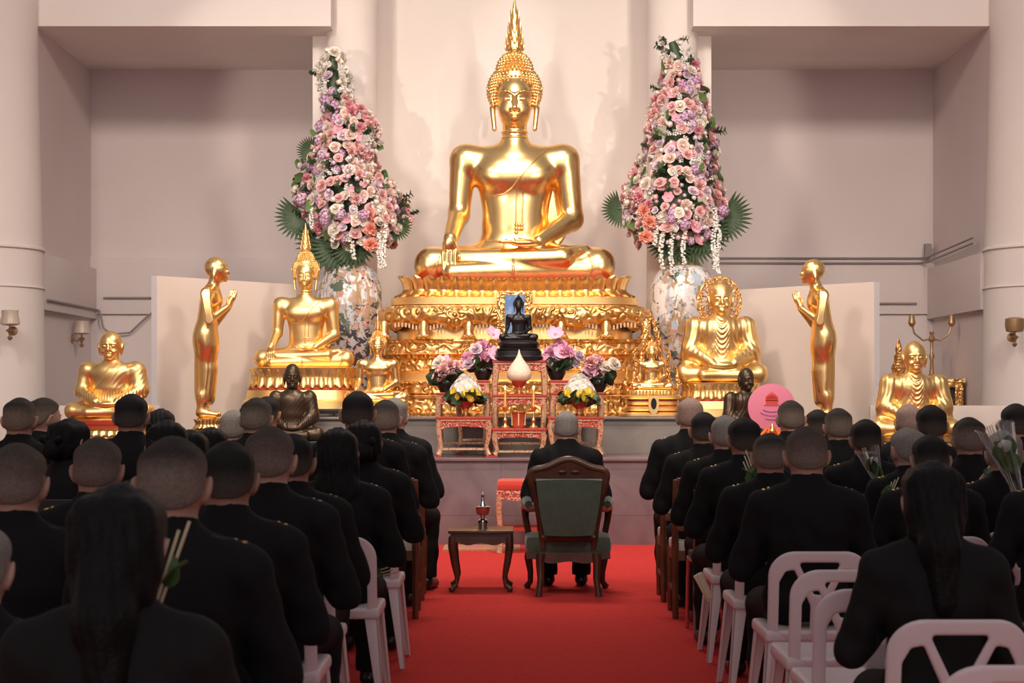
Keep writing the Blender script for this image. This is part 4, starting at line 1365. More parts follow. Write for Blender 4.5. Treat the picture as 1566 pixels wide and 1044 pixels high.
def spath(mb): return mb.mesh('flower', [], 60, fix=False)


FL = {'rose': spath(rose_mb()), 'rose_open': spath(rose_mb(20, 1.25)), 'peony': spath(ruffle_mb()), 'bud': spath(bud_mb()), 'hydrangea': spath(cluster_mb()),
      'leaf': spath(leaf_mb()), 'leaf_round': spath(leaf_mb(.75)), 'sprig': spath(sprig_mb()), 'fan': spath(fan_leaf_mb())}
FL2 = {}
def two(kind, maker, c, m2='heart'):
    k = (kind, c)
    if k not in FL2:
        FL2[k] = maker().mesh('flower', [M[c], M[m2]], 60, fix=False)
    return FL2[k]


def aim_to(d, roll=0.0):
    return (Vector((0, 0, 1)).rotation_difference(Vector(d).normalized()).to_matrix() @ Matrix.Rotation(roll, 3, 'Z')).to_euler()


def bloom(t, name, me, pos, d, size, m=None, roll=None):
    o = link(name, me, t, pos, mat_=m)
    o.rotation_euler = aim_to(d, rnd.uniform(0, 6.3) if roll is None else roll)
    o.scale = (size,) * 3
    return o


def arrangement(label, vx, vy, axis, spec_seed, fans, strands, coral, flip):
    """tall cone of mixed blossoms; axis = list of (pixel y, pixel x of the middle, half width in pixels)"""
    r_ = random.Random(spec_seed)
    Y = vy
    t = thing('flower_arrangement', label, 'flower arrangement', (vx, vy, 3.06))
    base = Vector((vx, vy, 3.06))
    ax = []
    for py, px, hw in axis:
        q = at(px, py, Y); ax.append((q.z, q.x, hw / FPX * Y))
    ax.sort()
    def prof(z):
        for (z0, x0, w0), (z1, x1, w1) in zip(ax, ax[1:]):
            if z <= z1:
                k = max(0, (z - z0) / (z1 - z0)); return x0 + (x1 - x0) * k, w0 + (w1 - w0) * k
        return ax[-1][1], ax[-1][2]
    z0, z1 = ax[0][0], ax[-1][0]
    mb = MB()                                                         # the green foam core and stems
    pts = [(prof(z)[0] - base.x, 0, z - base.z) for z in np.linspace(z0, z1 - .1, 14)]
    pts = [(0, 0, -.10), (0, 0, -.08)] + pts
    rad = [.10, .12] + [max(.010, prof(z)[1] * .45) for z in np.linspace(z0, z1 - .1, 14)]
    mb.tube(pts, rad, 12, up=(0, 1, 0))
    obj('leafy_core', mb, M['leaf'], t)
    rows = []
    z = z0 + .02
    while z < z1 - .02:
        cx, w = prof(z)
        n = max(2, int(PI * 1.35 * w / .078))
        for i in range(n):
            a = -PI * .17 + PI * 1.34 * (i + r_.uniform(.15, .85)) / n          # front and sides, some way round the back
            rows.append((z + r_.uniform(-.045, .045), a))
        z += .076
    used = {}
    for z, a in rows:
        cx, w = prof(z)
        d = Vector((-math.cos(a), -math.sin(a) * .8, .25 + r_.uniform(-.25, .3)))
        k = r_.uniform(.80, 1.04)
        pos = Vector((cx - math.cos(a) * w * k, vy - math.sin(a) * w * k * .75, z)) - base
        hgt = (z - z0) / (z1 - z0); q = r_.random()
        side = -math.cos(a) * flip
        if hgt > .76 and flip < 0 and q < .8:
            kind = 'spray' if q < .45 else 'bud_cream' if q < .6 else 'rose_cream'
        elif hgt > .86:
            kind = 'spray' if q < .5 else 'sprig' if q < .75 else 'bud_cream'
        elif q < .12: kind = 'rose_pink' if hgt < .7 else 'bud_pink'
        elif q < .20: kind = 'rose_cream'
        elif q < .27: kind = 'rose_blush'
        elif q < .38: kind = 'hydrangea' if side > -.3 else 'peony_pink'
        elif q < .43: kind = 'blossom'
        elif q < .52: kind = 'bud_cream'
        elif q < .61: kind = 'bud_lilac'
        elif q < .66: kind = 'bud_pink'
        elif q < .72: kind = 'peony_pink'
        elif q < .83: kind = 'spray'
        elif q < .90: kind = 'rose_lilac'
        elif q < .955: kind = 'leaf'
        else: kind = 'sprig'
        sz = r_.uniform(.72, 1.12)
        if kind == 'rose_pink': bloom(t, 'pink_rose', FL['rose_open'], pos, d, .062 * sz, M['f_pink'])
        elif kind == 'rose_cream': bloom(t, 'cream_rose', FL['rose_open'], pos, d, .068 * sz, M['f_cream'])
        elif kind == 'rose_blush': bloom(t, 'blush_rose', FL['rose'], pos, d, .064 * sz, M['f_blush'])
        elif kind == 'rose_lilac': bloom(t, 'lilac_rose', FL['rose'], pos, d, .056 * sz, M['f_lilac'])
        elif kind == 'hydrangea': bloom(t, 'hydrangea_cluster', FL['hydrangea'], pos, d, .066 * sz, M[r_.choice(['f_purple', 'f_mauve'])])
        elif kind == 'peony_pink': bloom(t, 'pink_peony', FL['peony'], pos, d, .070 * sz, M[r_.choice(['f_pink', 'f_blush', 'f_rose'])])
        elif kind == 'blossom': bloom(t, 'rose_blossom', two('blossom', blossom_mb, 'f_rose', 'f_purple'), pos, d, .058 * sz)
        elif kind == 'bud_cream': bloom(t, 'cream_bud', FL['bud'], pos * 1.0, d, .044 * sz, M['f_cream'])
        elif kind == 'bud_lilac': bloom(t, 'lilac_bud', FL['bud'], pos, d, .040 * sz, M['f_lilac'])
        elif kind == 'bud_pink': bloom(t, 'pink_bud', FL['bud'], pos, d, .044 * sz, M['f_pink'])
        elif kind == 'spray': bloom(t, 'white_spray', two('spray', spray_mb, 'f_white', 'leaf2'), pos * .98, d + Vector((0, 0, .5)), .052 * sz)
        elif kind == 'leaf': bloom(t, 'round_leaf', FL['leaf_round'], pos, d + Vector((0, -.3, -.2)), .10 * sz, M['leaf2'])
        else: bloom(t, 'leaf_sprig', FL['sprig'], pos * .99, d, .13 * sz, M['leaf'])
    for px, py, ang, sz in fans:
        q = at(px, py, Y - .12) - base
        o = link('fan_palm_leaf', FL['fan'], t, q, mat_=M['leaf']); o.rotation_euler = (.25, ang, 0); o.scale = (sz,) * 3
    for i, (px, py, L) in enumerate(strands):
        q = at(px, py, Y - .30) - base
        o = link('hanging_white_strand', two('strand%d' % i, lambda: strand_mb(L, i), 'f_white', 'leaf2'), t, q)
    for px, py in coral:
        q = at(px, py, Y - .34) - base
        bloom(t, 'coral_peony', FL['peony'], q, (0, -1, .1), .085, M['f_coral'])
    return t


VLX, VLY = at(540, 0, 19.55).x, 19.55
VRX, VRY = at(1041, 0, 19.55).x, 19.55
VY = 19.55
for nm, x, m, lab in (('l', VLX - .04, 'porc_l', 'tall painted porcelain vase with dark figures, left of the great throne'), ('r', VRX + .02, 'porc_r', 'tall white porcelain vase painted with trees, right of the great throne')):
    v = vase(lab, x, VY, M[m])
arrangement('tall leaning cone of pink, cream and mauve flowers in the left vase', VLX, VY,
            [(372, 545, 58), (345, 545, 78), (318, 540, 84), (290, 532, 76), (250, 518, 55), (215, 530, 48), (185, 535, 38), (160, 520, 24), (135, 510, 24), (105, 508, 20), (70, 512, 6)], 11,
            [(462, 330, -2.2, .34), (500, 368, -2.6, .40), (478, 232, -1.3, .20), (540, 368, 3.0, .36), (605, 345, 2.3, .22), (520, 372, -2.9, .4)],
            [(510, 325, .30), (540, 320, .52), (580, 325, .58), (588, 335, .50), (475, 318, .22)], [(565, 328), (567, 350), (567, 374)], -1)
arrangement('tall upright cone of pink, lilac and purple flowers in the right vase', VRX, VY,
            [(372, 1030, 55), (345, 1035, 80), (315, 1032, 84), (285, 1030, 70), (245, 1035, 58), (200, 1042, 50), (165, 1040, 42), (130, 1040, 32), (100, 1040, 26), (75, 1032, 18), (50, 1022, 6)], 23,
            [(950, 320, -1.7, .26), (1105, 330, 1.9, .36), (1075, 352, 2.6, .36), (1025, 366, 3.1, .34), (1060, 366, 2.8, .34)],
            [(1002, 330, .70), (1012, 335, .56), (1027, 335, .36), (1046, 330, .30), (1062, 320, .42), (1092, 320, .62), (1098, 345, .5)], [(985, 322), (993, 340), (988, 362)], 1)


# ================================================================ THE OFFERING TABLES
def offering_table(label, x, y, w, d, z0, h, claw=True):
    t = thing('offering_table', label, 'table', (x, y, z0))
    mb = MB(); mb.box((0, 0, h - .012), (w + .03, d + .03, .024)); obj('tabletop', mb, M['red_lac'], t, bevel=.004)
    mb = MB(); mb.box((0, 0, h - .033), (w + .012, d + .012, .018)); obj('top_moulding', mb, M['mop2'], t, bevel=.003)
    ah = min(.10, h * .3)
    poly = [(-w / 2, h - .04), (w / 2, h - .04), (w / 2, h - .04 - ah * 1.05)]
    for i in range(1, 16):
        u_ = i / 16
        zz = h - .04 - ah * (.55 + .30 * math.cos(u_ * 2 * PI) ** 3 + .22 * math.exp(-((u_ - .5) / .13) ** 2))
        poly.append((w / 2 - w * u_, zz))
    poly.append((-w / 2, h - .04 - ah * 1.05))
    for s_ in (-1, 1):
        mb = MB(); mb.prism(poly, s_ * (d / 2 - .008), s_ * (d / 2 - .026)); obj('apron', mb, M['mop'], t)
    for s_ in (-1, 1):
        mb = MB(); mb.box((s_ * (w / 2 - .018), 0, h - .04 - ah * .35), (.018, d - .06, ah * .7)); obj('side_apron', mb, M['mop'], t)
    for sx in (-1, 1):
        for sy in (-1, 1):
            lg = thing_leg(t, sx, sy, w, d, h, claw)
    zr = h * .20
    if h > .2:
        for s_ in (-1, 1):
            mb = MB(); mb.box((0, s_ * (d / 2 - .03), zr), (w - .07, .018, .016)); obj('stretcher', mb, M['mop2'], t)
    return t


def thing_leg(t, sx, sy, w, d, h, claw):
    x, y = sx * (w / 2 - .022), sy * (d / 2 - .022)
    mb = MB()
    mb.tube([(x, y, h - .04), (x + sx * .012, y, h * .74), (x + sx * .006, y, h * .5), (x - sx * .012, y, h * .26), (x, y, h * .12), (x + sx * .012, y + sy * .004, .02)], [.030, .030, .024, .018, .020, .026], 8)
    o = obj('leg', mb, M['mop2'], t)
    if claw:
        mb = MB()
        mb.box((x + sx * .010, y, .008), (.055, .055, .016))
        o2 = obj('red_foot', mb, M['red_lac'], o, bevel=.003)
        o['label'] = 'pale gilt cabriole leg'
    return o


kk = FPX
def tx(px, Y): return (px - HX) / FPX * Y
ZL = .803
def tabz(py, Y): return EYE + (HY - py) / FPX * Y
Y1, Y2, Y3 = 16.98, 17.34, 17.66
t_ = offering_table('low gilt and red offering table at the front left with flower bowl', tx(710, Y1), Y1, .485, .28, ZL, tabz(637, Y1 - .15) - ZL)
t_ = offering_table('low gilt and red offering table at the front right behind the officer', tx(880, Y1), Y1, .485, .28, ZL, tabz(637, Y1 - .15) - ZL)
t_ = offering_table('lowest gilt and red offering table at the front centre with candles', tx(794, Y1), Y1, .475, .28, ZL, tabz(655, Y1 - .15) - ZL)
t_ = offering_table('tall gilt and red offering table at the back left holding flower pots', tx(708, Y2), Y2 + .02, .48, .28, ZL, tabz(600, Y2 - .15) - ZL)
t_ = offering_table('tall gilt and red offering table at the back right holding flower pots', tx(882, Y2), Y2 + .02, .48, .28, ZL, tabz(600, Y2 - .15) - ZL)
t_ = offering_table('gilt and red offering table in the middle carrying the white cone', tx(794, Y2), Y2, .49, .28, ZL, tabz(603, Y2 - .15) - ZL)
t_ = offering_table('tallest gilt and red offering table carrying the black statue', tx(795, Y3), Y3, .50, .30, ZL, 1.709 - ZL)
for s_, px in (('left', 738), ('right', 852)):
    offering_table('narrow tall gilt table for the inner %s pot of pink flowers' % s_, tx(px, Y3) + (-.09 if px < 790 else .09), Y3, .30, .28, ZL, tabz(581, Y3 - .1) - ZL)

# white rice cone on its bowl, candles, incense pot
def footed_bowl(t, r, z, h):
    mb = MB(); mb.lathe([(r * .9, 0), (r * .95, h * .06), (r * .5, h * .2), (r * .45, h * .38), (r * .6, h * .5), (r * .5, h * .55)], 24); obj('foot', mb, M['gold_brass'], t)
    mb = MB(); mb.lathe([(r * .5, h * .5), (r * 1.1, h * .7), (r * 1.35, h * .95), (r * 1.38, h), (r * 1.25, h * .98)], 24); obj('bowl', mb, M['red_lac'], t)


ztop = tabz(603, Y2 - .15)
t = thing('offering_cone', 'white woven lotus bud shaped cone on a red footed bowl', 'offering', (tx(794, Y2 - .03), Y2 - .03, ztop + .001))
footed_bowl(t, .055, 0, .13)
mb = MB(); mb.lathe([(.075, .125), (.105, .145), (.118, .18), (.112, .22), (.090, .265), (.060, .305), (.034, .34), (.015, .38), (.003, .425)], 32); obj('cone', mb, M['straw'], t, smooth=70)
zf = tabz(655, Y1 - .15)
for px, s_ in ((772.5, 'left'), (816, 'right')):
    t = thing('candlestick', 'brass candlestick on the low centre table, %s of the red incense pot' % s_, 'candlestick', (tx(px, Y1 - .04), Y1 - .04, zf + .001))
    mb = MB(); mb.lathe([(.040, 0), (.042, .01), (.018, .03), (.012, .05), (.022, .075), (.010, .10), (.016, .125), (.010, .15), (.026, .18), (.030, .195), (.016, .2)], 16); obj('stem', mb, M['gold_brass'], t)
    c = thing('candle', 'lit yellow candle in the %s brass candlestick' % s_, 'candle', (tx(px, Y1 - .04), Y1 - .04, zf + .203))
    mb = MB(); mb.lathe([(.010, 0), (.0095, .155), (.004, .158)], 12); obj('wax', mb, M['candle'], c)
    mb = MB(); mb.lathe([(.002, .158), (.0055, .166), (.005, .176), (.001, .192)], 10); obj('flame', mb, M['flame'], c, label='small bright flame')
t = thing('incense_pot', 'red and gold striped incense pot between the candlesticks', 'pot', (tx(793, Y1 + .02), Y1 + .02, zf + .001))
mb = MB(); mb.lathe([(.055, 0), (.058, .02), (.055, .03), (.06, .12), (.066, .15), (.055, .15)], 24); obj('body', mb, M['red_lac'], t)
mb = MB()
for i in range(8):
    a = 2 * PI * i / 8; mb.box((.060 * math.cos(a), .060 * math.sin(a), .08), (.012, .012, .11), Matrix.Rotation(a, 3, 'Z'))
mb.tube([(.068 * math.cos(a), .068 * math.sin(a), .15) for a in np.linspace(0, 2 * PI, 24, endpoint=False)], .006, 6, closed=True)
obj('gilt_ribs', mb, M['gold_brass'], t)

# bowls of white and yellow chrysanthemums
for px, s_ in ((712, 'left'), (886, 'right')):
    z = tabz(637, Y1 - .15)
    t = thing('flower_bowl', 'white and yellow chrysanthemum mound in a footed bowl on the %s front table' % s_, 'flower bowl', (tx(px, Y1), Y1, z + .001))
    footed_bowl(t, .058, 0, .14)
    mb = MB(); mb.ball((0, 0, .23), (.105, .09, .10), 14, 10); obj('leafy_core', mb, M['leaf'], t)
    for i in range(46):
        a = 2.39996 * i; f = i / 46
        zz = .385 - .22 * f; r = .02 + .130 * math.sin(f * PI * .55)
        pos = Vector((r * math.cos(a), r * math.sin(a) * .85, zz)); d = Vector((math.cos(a) * (.4 + f), math.sin(a) * (.4 + f), .9 - f * .8))
        if f < .62: bloom(t, 'white_chrysanthemum', two('daisy', daisy_mb, 'f_white', 'heart'), pos, d, .042)
        else: bloom(t, 'yellow_chrysanthemum', two('daisy', daisy_mb, 'f_yellow', 'heart'), pos, d, .040)
    for i in range(26):
        a = 2 * PI * i / 26; bloom(t, 'leaf', FL['leaf'], Vector((.09 * math.cos(a), .09 * math.sin(a), .16 + rnd.uniform(-.01, .05))), (math.cos(a), math.sin(a), -.15 + rnd.uniform(-.3, .3)), .12, M['leaf'])

# black pots of pink orchids and roses
for px, py, Yp, lab, sd in ((739, 581, Y3, 'black pot of pink flowers left of the black statue', 1), (851, 581, Y3, 'black pot of pink flowers right of the black statue', 2),
                            (682, 600, Y2, 'black pot of pink and cream flowers at the outer left of the tables', 3), (914, 600, Y2, 'black pot of pink and cream flowers at the outer right of the tables', 4)):
    r_ = random.Random(sd)
    zt = tabz(py, Yp - (.1 if Yp == Y3 else .15)) + .001
    t = thing('flower_pot', lab, 'flower pot', (tx(px, Yp), Yp - .02, zt))
    mb = MB(); mb.lathe([(.055, 0), (.06, .01), (.085, .06), (.09, .10), (.075, .125), (.08, .135), (.06, .13)], 20); obj('pot', mb, M['black_lac'], t)
    inner = sd < 3
    sgn = -1 if sd in (1, 3) else 1
    for i in range(15 if inner else 11):
        a = r_.uniform(0, 6.3); rr = r_.uniform(.0, .16 if inner else .12); zz = r_.uniform(.14, .30)
        if inner and i < 2: zz = .44 - .12 * i; rr = .05
        pos = Vector((rr * math.cos(a) + (.06 * sgn * (i % 3 - 1)), rr * math.sin(a) * .8 - .02, zz))
        d = Vector((pos.x * 4, -.6 + pos.y * 3, .6))
        if i % 3 == 0: bloom(t, 'pink_orchid', two('blossom', blossom_mb, 'f_orchid', 'f_rose'), pos, d, .078)
        elif i % 3 == 1: bloom(t, 'pink_peony', FL['peony'], pos, d, .078, M['f_orchid' if inner else 'f_pink'])
        else: bloom(t, 'cream_rose' if not inner else 'pale_rose', FL['rose_open'], pos, d, .064, M['f_cream' if not inner else 'f_lilac'])
    for i in range(12):
        a = 2 * PI * i / 12; bloom(t, 'leaf', FL['leaf'], Vector((.05 * math.cos(a), .05 * math.sin(a), .12)), (math.cos(a), math.sin(a) - .2, .3 + r_.uniform(-.3, .5)), .15, M['leaf'])

# pink silk fan on an orange draped support
p = at(1180, 622, 16.95)
t = thing('ceremonial_fan', 'pink round silk fan with red crest on an orange draped stand', 'fan', (p.x, p.y, .80))
zc = p.z - .8
mb = MB()
outl = []
for i in range(48):
    a = 2 * PI * i / 48; r = .215 + .012 * math.cos(2 * a); outl.append((r * math.cos(a) * .97, zc + (r * 1.06 if math.sin(a) > 0 else r * 1.08) * math.sin(a)))
mb.prism(outl, -.012, .012); obj('silk_panel', mb, M['fan'], t, bevel=.004)
mb = MB()
for i in range(7):
    x = (i - 3) * .016; h_ = .075 - .006 * abs(i - 3) ** 1.5
    mb.prism([(x - .009, zc + .055), (x + .009, zc + .055), (x + .011, zc + .055 + h_ * .6), (x, zc + .055 + h_ * 1.25), (x - .011, zc + .055 + h_ * .6)], -.0165, -.013)
mb.prism([(-.05, zc + .03), (.05, zc + .03), (.06, zc + .06), (-.06, zc + .06)], -.0165, -.013)
mb.prism([(-.075, zc + .012), (.075, zc + .012), (.065, zc + .024), (-.065, zc + .024)], -.0165, -.013)
obj('red_crest', mb, M['ink_red'], t, label='red embroidered crest')
mb = MB()
for row, (rr, n, hh) in enumerate(((.165, 15, .010), (.200, 20, .009), (.215, 11, .011))):
    for i in range(n):
        a = -PI / 2 + (i - (n - 1) / 2) * .055 * (.165 / rr) * 1.25
        c = Vector((rr * math.cos(a), 0, zc + .115 + rr * math.sin(a) - .022 * (row == 2)))
        for q in range(2):
            mb.box((c.x + (q - .5) * .006, -.0145, c.z + .002 * q), (.003, .003, hh), Matrix.Rotation(-(a + PI / 2) + .25 * (q - .5), 3, 'Y'))
        if i % 3 == 0: mb.box((c.x, -.0145, c.z + hh * .6), (.007, .003, .002))
obj('embroidered_lettering', mb, M['ink_blue'], t, label='violet lines of embroidered lettering')
mb = MB(); mb.lathe([(.012, .02), (.012, zc - .2)], 10); obj('handle', mb, M['gold_brass'], t)
mb = MB(); mb.lathe([(.10, 0), (.11, .02), (.05, .05), (.03, .09), (.016, .12)], 20); obj('base', mb, M['gold_brass'], t)
mb = MB()
def drape_fn(u, v): return ((u - .5) * (.12 + .30 * v), -.03 - .012 * math.sin(u * 25) - .02 * v, zc - .20 - .17 * v - .05 * math.sin(u * PI) * v)
mb.grid(drape_fn, 24, 8, 0, .006); obj('orange_drape', mb, M['orange'], t, label='orange folded cloth')
mb = MB(); mb.lathe([(.012, zc - .235), (.03, zc - .22), (.018, zc - .20), (.02, zc - .185), (.005, zc - .15)], 10, c=(0, -.05, 0)); obj('gilt_finial', mb, M['gold_brass'], t)

# ================================================================ FURNITURE IN THE AISLE
# red stool
x, y = tx(806, 15.9), 16.0
t = thing('red_stool', 'gilded stool with red padded top against the marble platform', 'stool', (x, y, .0128))
mb = MB(); mb.box((0, 0, .585), (.52, .40, .09)); obj('seat', mb, M['red_seat'], t, bevel=.035)
mb = MB(); mb.box((0, 0, .525), (.53, .41, .035)); mb.prism([(-.26, .51), (.26, .51), (.26, .46), (.2, .47), (.12, .455), (0, .445), (-.12, .455), (-.2, .47), (-.26, .46)], -.205, -.185); obj('apron', mb, M['mop'], t)
for sx in (-1, 1):
    for sy in (-1, 1):
        mb = MB(); mb.tube([(sx * .24, sy * .18, .51), (sx * .245, sy * .18, .36), (sx * .225, sy * .17, .14), (sx * .24, sy * .18, 0)], [.032, .028, .02, .028], 8); obj('leg', mb, M['mop2'], t)
for sy in (-1, 1):
    mb = MB(); mb.box((0, sy * .165, .205), (.44, .022, .03)); obj('stretcher', mb, M['red_lac'], t, label='red stretcher')

# mat in front of the platform
a = at(735, 834, 16.4)
tag(obj('patterned_mat', MB().box((tx(737, 16.3), 16.32, .018), (.68, .55, .012)), M['mat_cloth'], None), 'narrow gold and pink patterned mat by the platform', 'mat')

# dark tray table with cabriole legs
x, y = tx(736, 12.9), 12.92
t = thing('side_table', 'dark carved wooden side table with curved legs holding a silver vessel', 'table', (x, y, .0128))
mb = MB(); mb.box((0, 0, .418), (.455, .44, .022)); obj('tabletop', mb, M['wood'], t, bevel=.006)
mb = MB(); mb.box((0, 0, .39), (.42, .40, .035))
def scal(w, z1, z0, dip):
    pl = [(-w / 2, z1), (w / 2, z1)]
    for i in range(13):
        u_ = i / 12; pl.append((w / 2 - w * u_, z0 - dip * (.5 - .5 * math.cos(2 * PI * u_)) + dip * .9 * math.exp(-((u_ - .22) / .12) ** 2) * 0 + .012 * math.cos(4 * PI * u_)))
    return pl
for s_ in (-1, 1): mb.prism(scal(.40, .38, .345, .014), s_ * .20 - .008, s_ * .20 + .008)
obj('apron', mb, M['wood'], t)
for sx in (-1, 1):
    for sy in (-1, 1):
        mb = MB(); mb.tube([(sx * .195, sy * .185, .385), (sx * .20, sy * .19, .32), (sx * .185, sy * .18, .2), (sx * .165, sy * .165, .10), (sx * .175, sy * .172, .045), (sx * .205, sy * .195, .018), (sx * .20, sy * .19, .0)], [.030, .030, .024, .018, .017, .022, .018], 10); obj('leg', mb, M['wood'], t)
t2 = thing('silver_vessel', 'silver water vessel with spired lid in a red bowl on the side table', 'vessel', (x + .01, y + .02, .442), 0, None, .76)
mb = MB(); mb.lathe([(.042, 0), (.044, .01), (.042, .03), (.05, .05), (.045, .075), (.018, .095), (.022, .105), (.018, .12)], 24); obj('foot', mb, M['silver'], t2)
mb = MB(); mb.lathe([(.02, .115), (.055, .13), (.064, .16), (.066, .195), (.058, .19)], 24); obj('bowl', mb, M['red_lac'], t2)
mb = MB(); mb.lathe([(.068, .19), (.07, .20), (.06, .205)], 24); obj('rim', mb, M['silver'], t2)
mb = MB(); mb.lathe([(.04, .2), (.034, .22), (.022, .25), (.014, .29), (.018, .31), (.008, .325), (.003, .335)], 20); obj('lid', mb, M['silver'], t2)

# the green armchair
x, y = tx(868, 12.7), 12.72
t = thing('green_armchair', 'carved rosewood armchair with dark green velvet seat and back', 'armchair', (x, y, .0128))
bt = Matrix.Translation((0, -.22, .40)) @ Matrix.Rotation(.12, 4, 'X')
mb = MB()
fr = [(-.17, -.08), (-.185, .08), (-.225, .30), (-.262, .42), (-.245, .465), (-.15, .478), (-.07, .52), (0, .542), (.07, .52), (.15, .478), (.245, .465), (.262, .42), (.225, .30), (.185, .08), (.17, -.08)]
for _ in range(2):
    fr = [fr[0]] + [((a_[0] * w_ + b_[0] * (4 - w_)) / 4, (a_[1] * w_ + b_[1] * (4 - w_)) / 4) for a_, b_ in zip(fr, fr[1:]) for w_ in (3, 1)] + [fr[-1]]
mb.tube([bt @ Vector((a_, 0, b_)) for a_, b_ in fr], .027, 10, up=(0, 1, 0))
mb.tube([bt @ Vector((-.18, 0, .0)), bt @ Vector((.18, 0, .0))], .034, 8)
mb.prism([(-.235, .385), (.235, .385), (.25, .45), (.15, .478), (.07, .52), (0, .54), (-.07, .52), (-.15, .478), (-.25, .45)], -.02, .02, T=bt)
for s_ in (-1, 1): mb.ball(bt @ Vector((s_ * .045, -.025, .455)), (.03, .012, .014), 8, 6)
obj('back_frame', mb, M['wood'], t)
mb = MB()
def backpad(u_, v_):
    w = .165 + .058 * v_
    return bt @ Vector(((u_ - .5) * 2 * w, -.035 - .012 * math.sin(PI * u_) * math.sin(PI * v_),   .035 + .375 * v_ - .03 * (2 * u_ - 1) ** 2 * v_ * 0))
mb.grid(backpad, 12, 12, 0, -.075); obj('back_cushion', mb, M['green_vel'], t)
mb = MB(); mb.box((0, .03, .345), (.59, .52, .125)); obj('seat_cushion', mb, M['green_vel'], t, bevel=.04)
mb = MB(); mb.box((0, .03, .275), (.57, .53, .045))
for s_ in (-1, 1): mb.prism(scal(.54, .27, .245, .022), .03 + s_ * .255 - .012, .03 + s_ * .255 + .012)
obj('seat_rail', mb, M['wood'], t)
for s_ in (-1, 1):
    mb = MB(); mb.tube([(s_ * .19, -.23, .29), (s_ * .195, -.235, .22), (s_ * .19, -.245, .12), (s_ * .20, -.265, .04), (s_ * .205, -.27, .0)], [.032, .03, .024, .022, .026], 10); obj('leg', mb, M['wood'], t)
    mb = MB(); mb.tube([(s_ * .255, .26, .29), (s_ * .27, .27, .22), (s_ * .255, .26, .12), (s_ * .255, .26, .05), (s_ * .28, .28, .015), (s_ * .27, .27, 0)], [.032, .03, .022, .02, .025, .02], 10); obj('leg', mb, M['wood'], t)
    mb = MB(); mb.tube([bt @ Vector((s_ * .20, 0, .20)), (s_ * .27, -.06, .585), (s_ * .29, .06, .60), (s_ * .295, .16, .575), (s_ * .29, .19, .50), (s_ * .27, .17, .40), (s_ * .268, .18, .29)], [.024, .024, .026, .028, .024, .022, .026], 8); o = obj('arm', mb, M['wood'], t)
    mb = MB(); mb.tube([(s_ * .272, -.10, .615), (s_ * .282, .0, .635), (s_ * .292, .10, .630), (s_ * .293, .16, .605)], [.028, .036, .036, .026], 8); obj('arm_pad', mb, M['green_vel'], o, label='green velvet arm pad')
OFFICER = (x, y)

# ================================================================ PEOPLE
FL0 = .0125      # top of the carpet


def skull(s, grow=0.0, k=.015):
    s.ell((0, .022, 1.185), (.078 + grow, .097 + grow, .097 + grow), 0)
    s.box((0, .014, 1.180), (.0745 + grow, .088 + grow, .080 + grow), .052, .012)


def body_sdf():
    """one seated adult with joined palms, facing +y; feet on z = 0, seat at .45, crown at 1.28"""
    s = SDF((-.36, -.19, -.005), (.36, .68, 1.31), .0062)
    s.ell((0, .0, .55), (.165, .125, .105), 0)
    s.ell((0, -.005, .72), (.145, .10, .19), .05)
    s.ell((0, -.012, .88), (.165, .105, .16), .05)
    s.cap((0, -.01, .98), (0, -.005, 1.06), .075, .058, .05)
    for g in (-1, 1):
        s.cap((g * .05, -.008, 1.0), (g * .17, -.006, .95), .055, .060, .04)
        s.cap((g * .18, -.005, .945), (g * .262, .045, .69), .052, .042, .02)
        s.cap((g * .262, .045, .69), (g * .06, .275, .815), .042, .027, .02)
        # hand: flat palm with four fingers and a thumb, pressed to the other
        s.ell((g * .022, .292, .865), (.014, .036, .052), .012)
        for i, (dy, L) in enumerate(((-.030, .052), (-.010, .068), (.010, .074), (.029, .064))):
            s.cap((g * .020, .295 + dy, .90), (g * .014, .305 + dy * .95, .905 + L), .0088, .0070, .004)
        s.cap((g * .022, .262, .862), (g * .015, .245, .912), .011, .008, .006)
        # legs
        s.cap((g * .085, .0, .535), (g * .125, .435, .490), .082, .062, .03)
        s.cap((g * .125, .435, .485), (g * .12, .40, .09), .058, .038, .02)
        s.cap((g * .125, .40, .27), (g * .122, .39, .18), .052, .042, .03)
        s.cap((g * .12, .385, .045), (g * .13, .54, .03), .036, .026, .02)
    s.cap((0, -.008, 1.02), (0, .006, 1.13), .060, .060, .03)
    s.ell((0, .008, 1.145), (.074, .084, .075), .02)
    # head
    skull(s)
    s.ell((0, .055, 1.14), (.064, .070, .086), .025)
    s.ell((0, .098, 1.075), (.026, .022, .018), .02)
    s.cap((0, .122, 1.165), (0, .139, 1.130), .009, .013, .010)
    for g in (-1, 1):
        s.ell((g * .028, .128, 1.163), (.016, .012, .009), .008, 's')
        s.ell((g * .028, .117, 1.162), (.012, .009, .008), .003)
        s.cap((g * .010, .124, 1.180), (g * .045, .115, 1.179), .006, .005, .008)
        s.ell((g * .010, .133, 1.127), (.008, .009, .007), .004)
        s.ell((g * .087, .014, 1.150), (.012, .026, .038), .006, rot=(0, g * .28, g * .45))
        s.ell((g * .097, .022, 1.152), (.006, .013, .024), .004, 's')
        s.cap((g * .080, .028, 1.128), (g * .078, .03, 1.116), .008, .007, .004)
    s.ell((0, .124, 1.103), (.023, .010, .0055), .003); s.ell((0, .121, 1.092), (.020, .010, .006), .003)
    s.plane((0, 0, -1), (0, 0, .0))
    return s


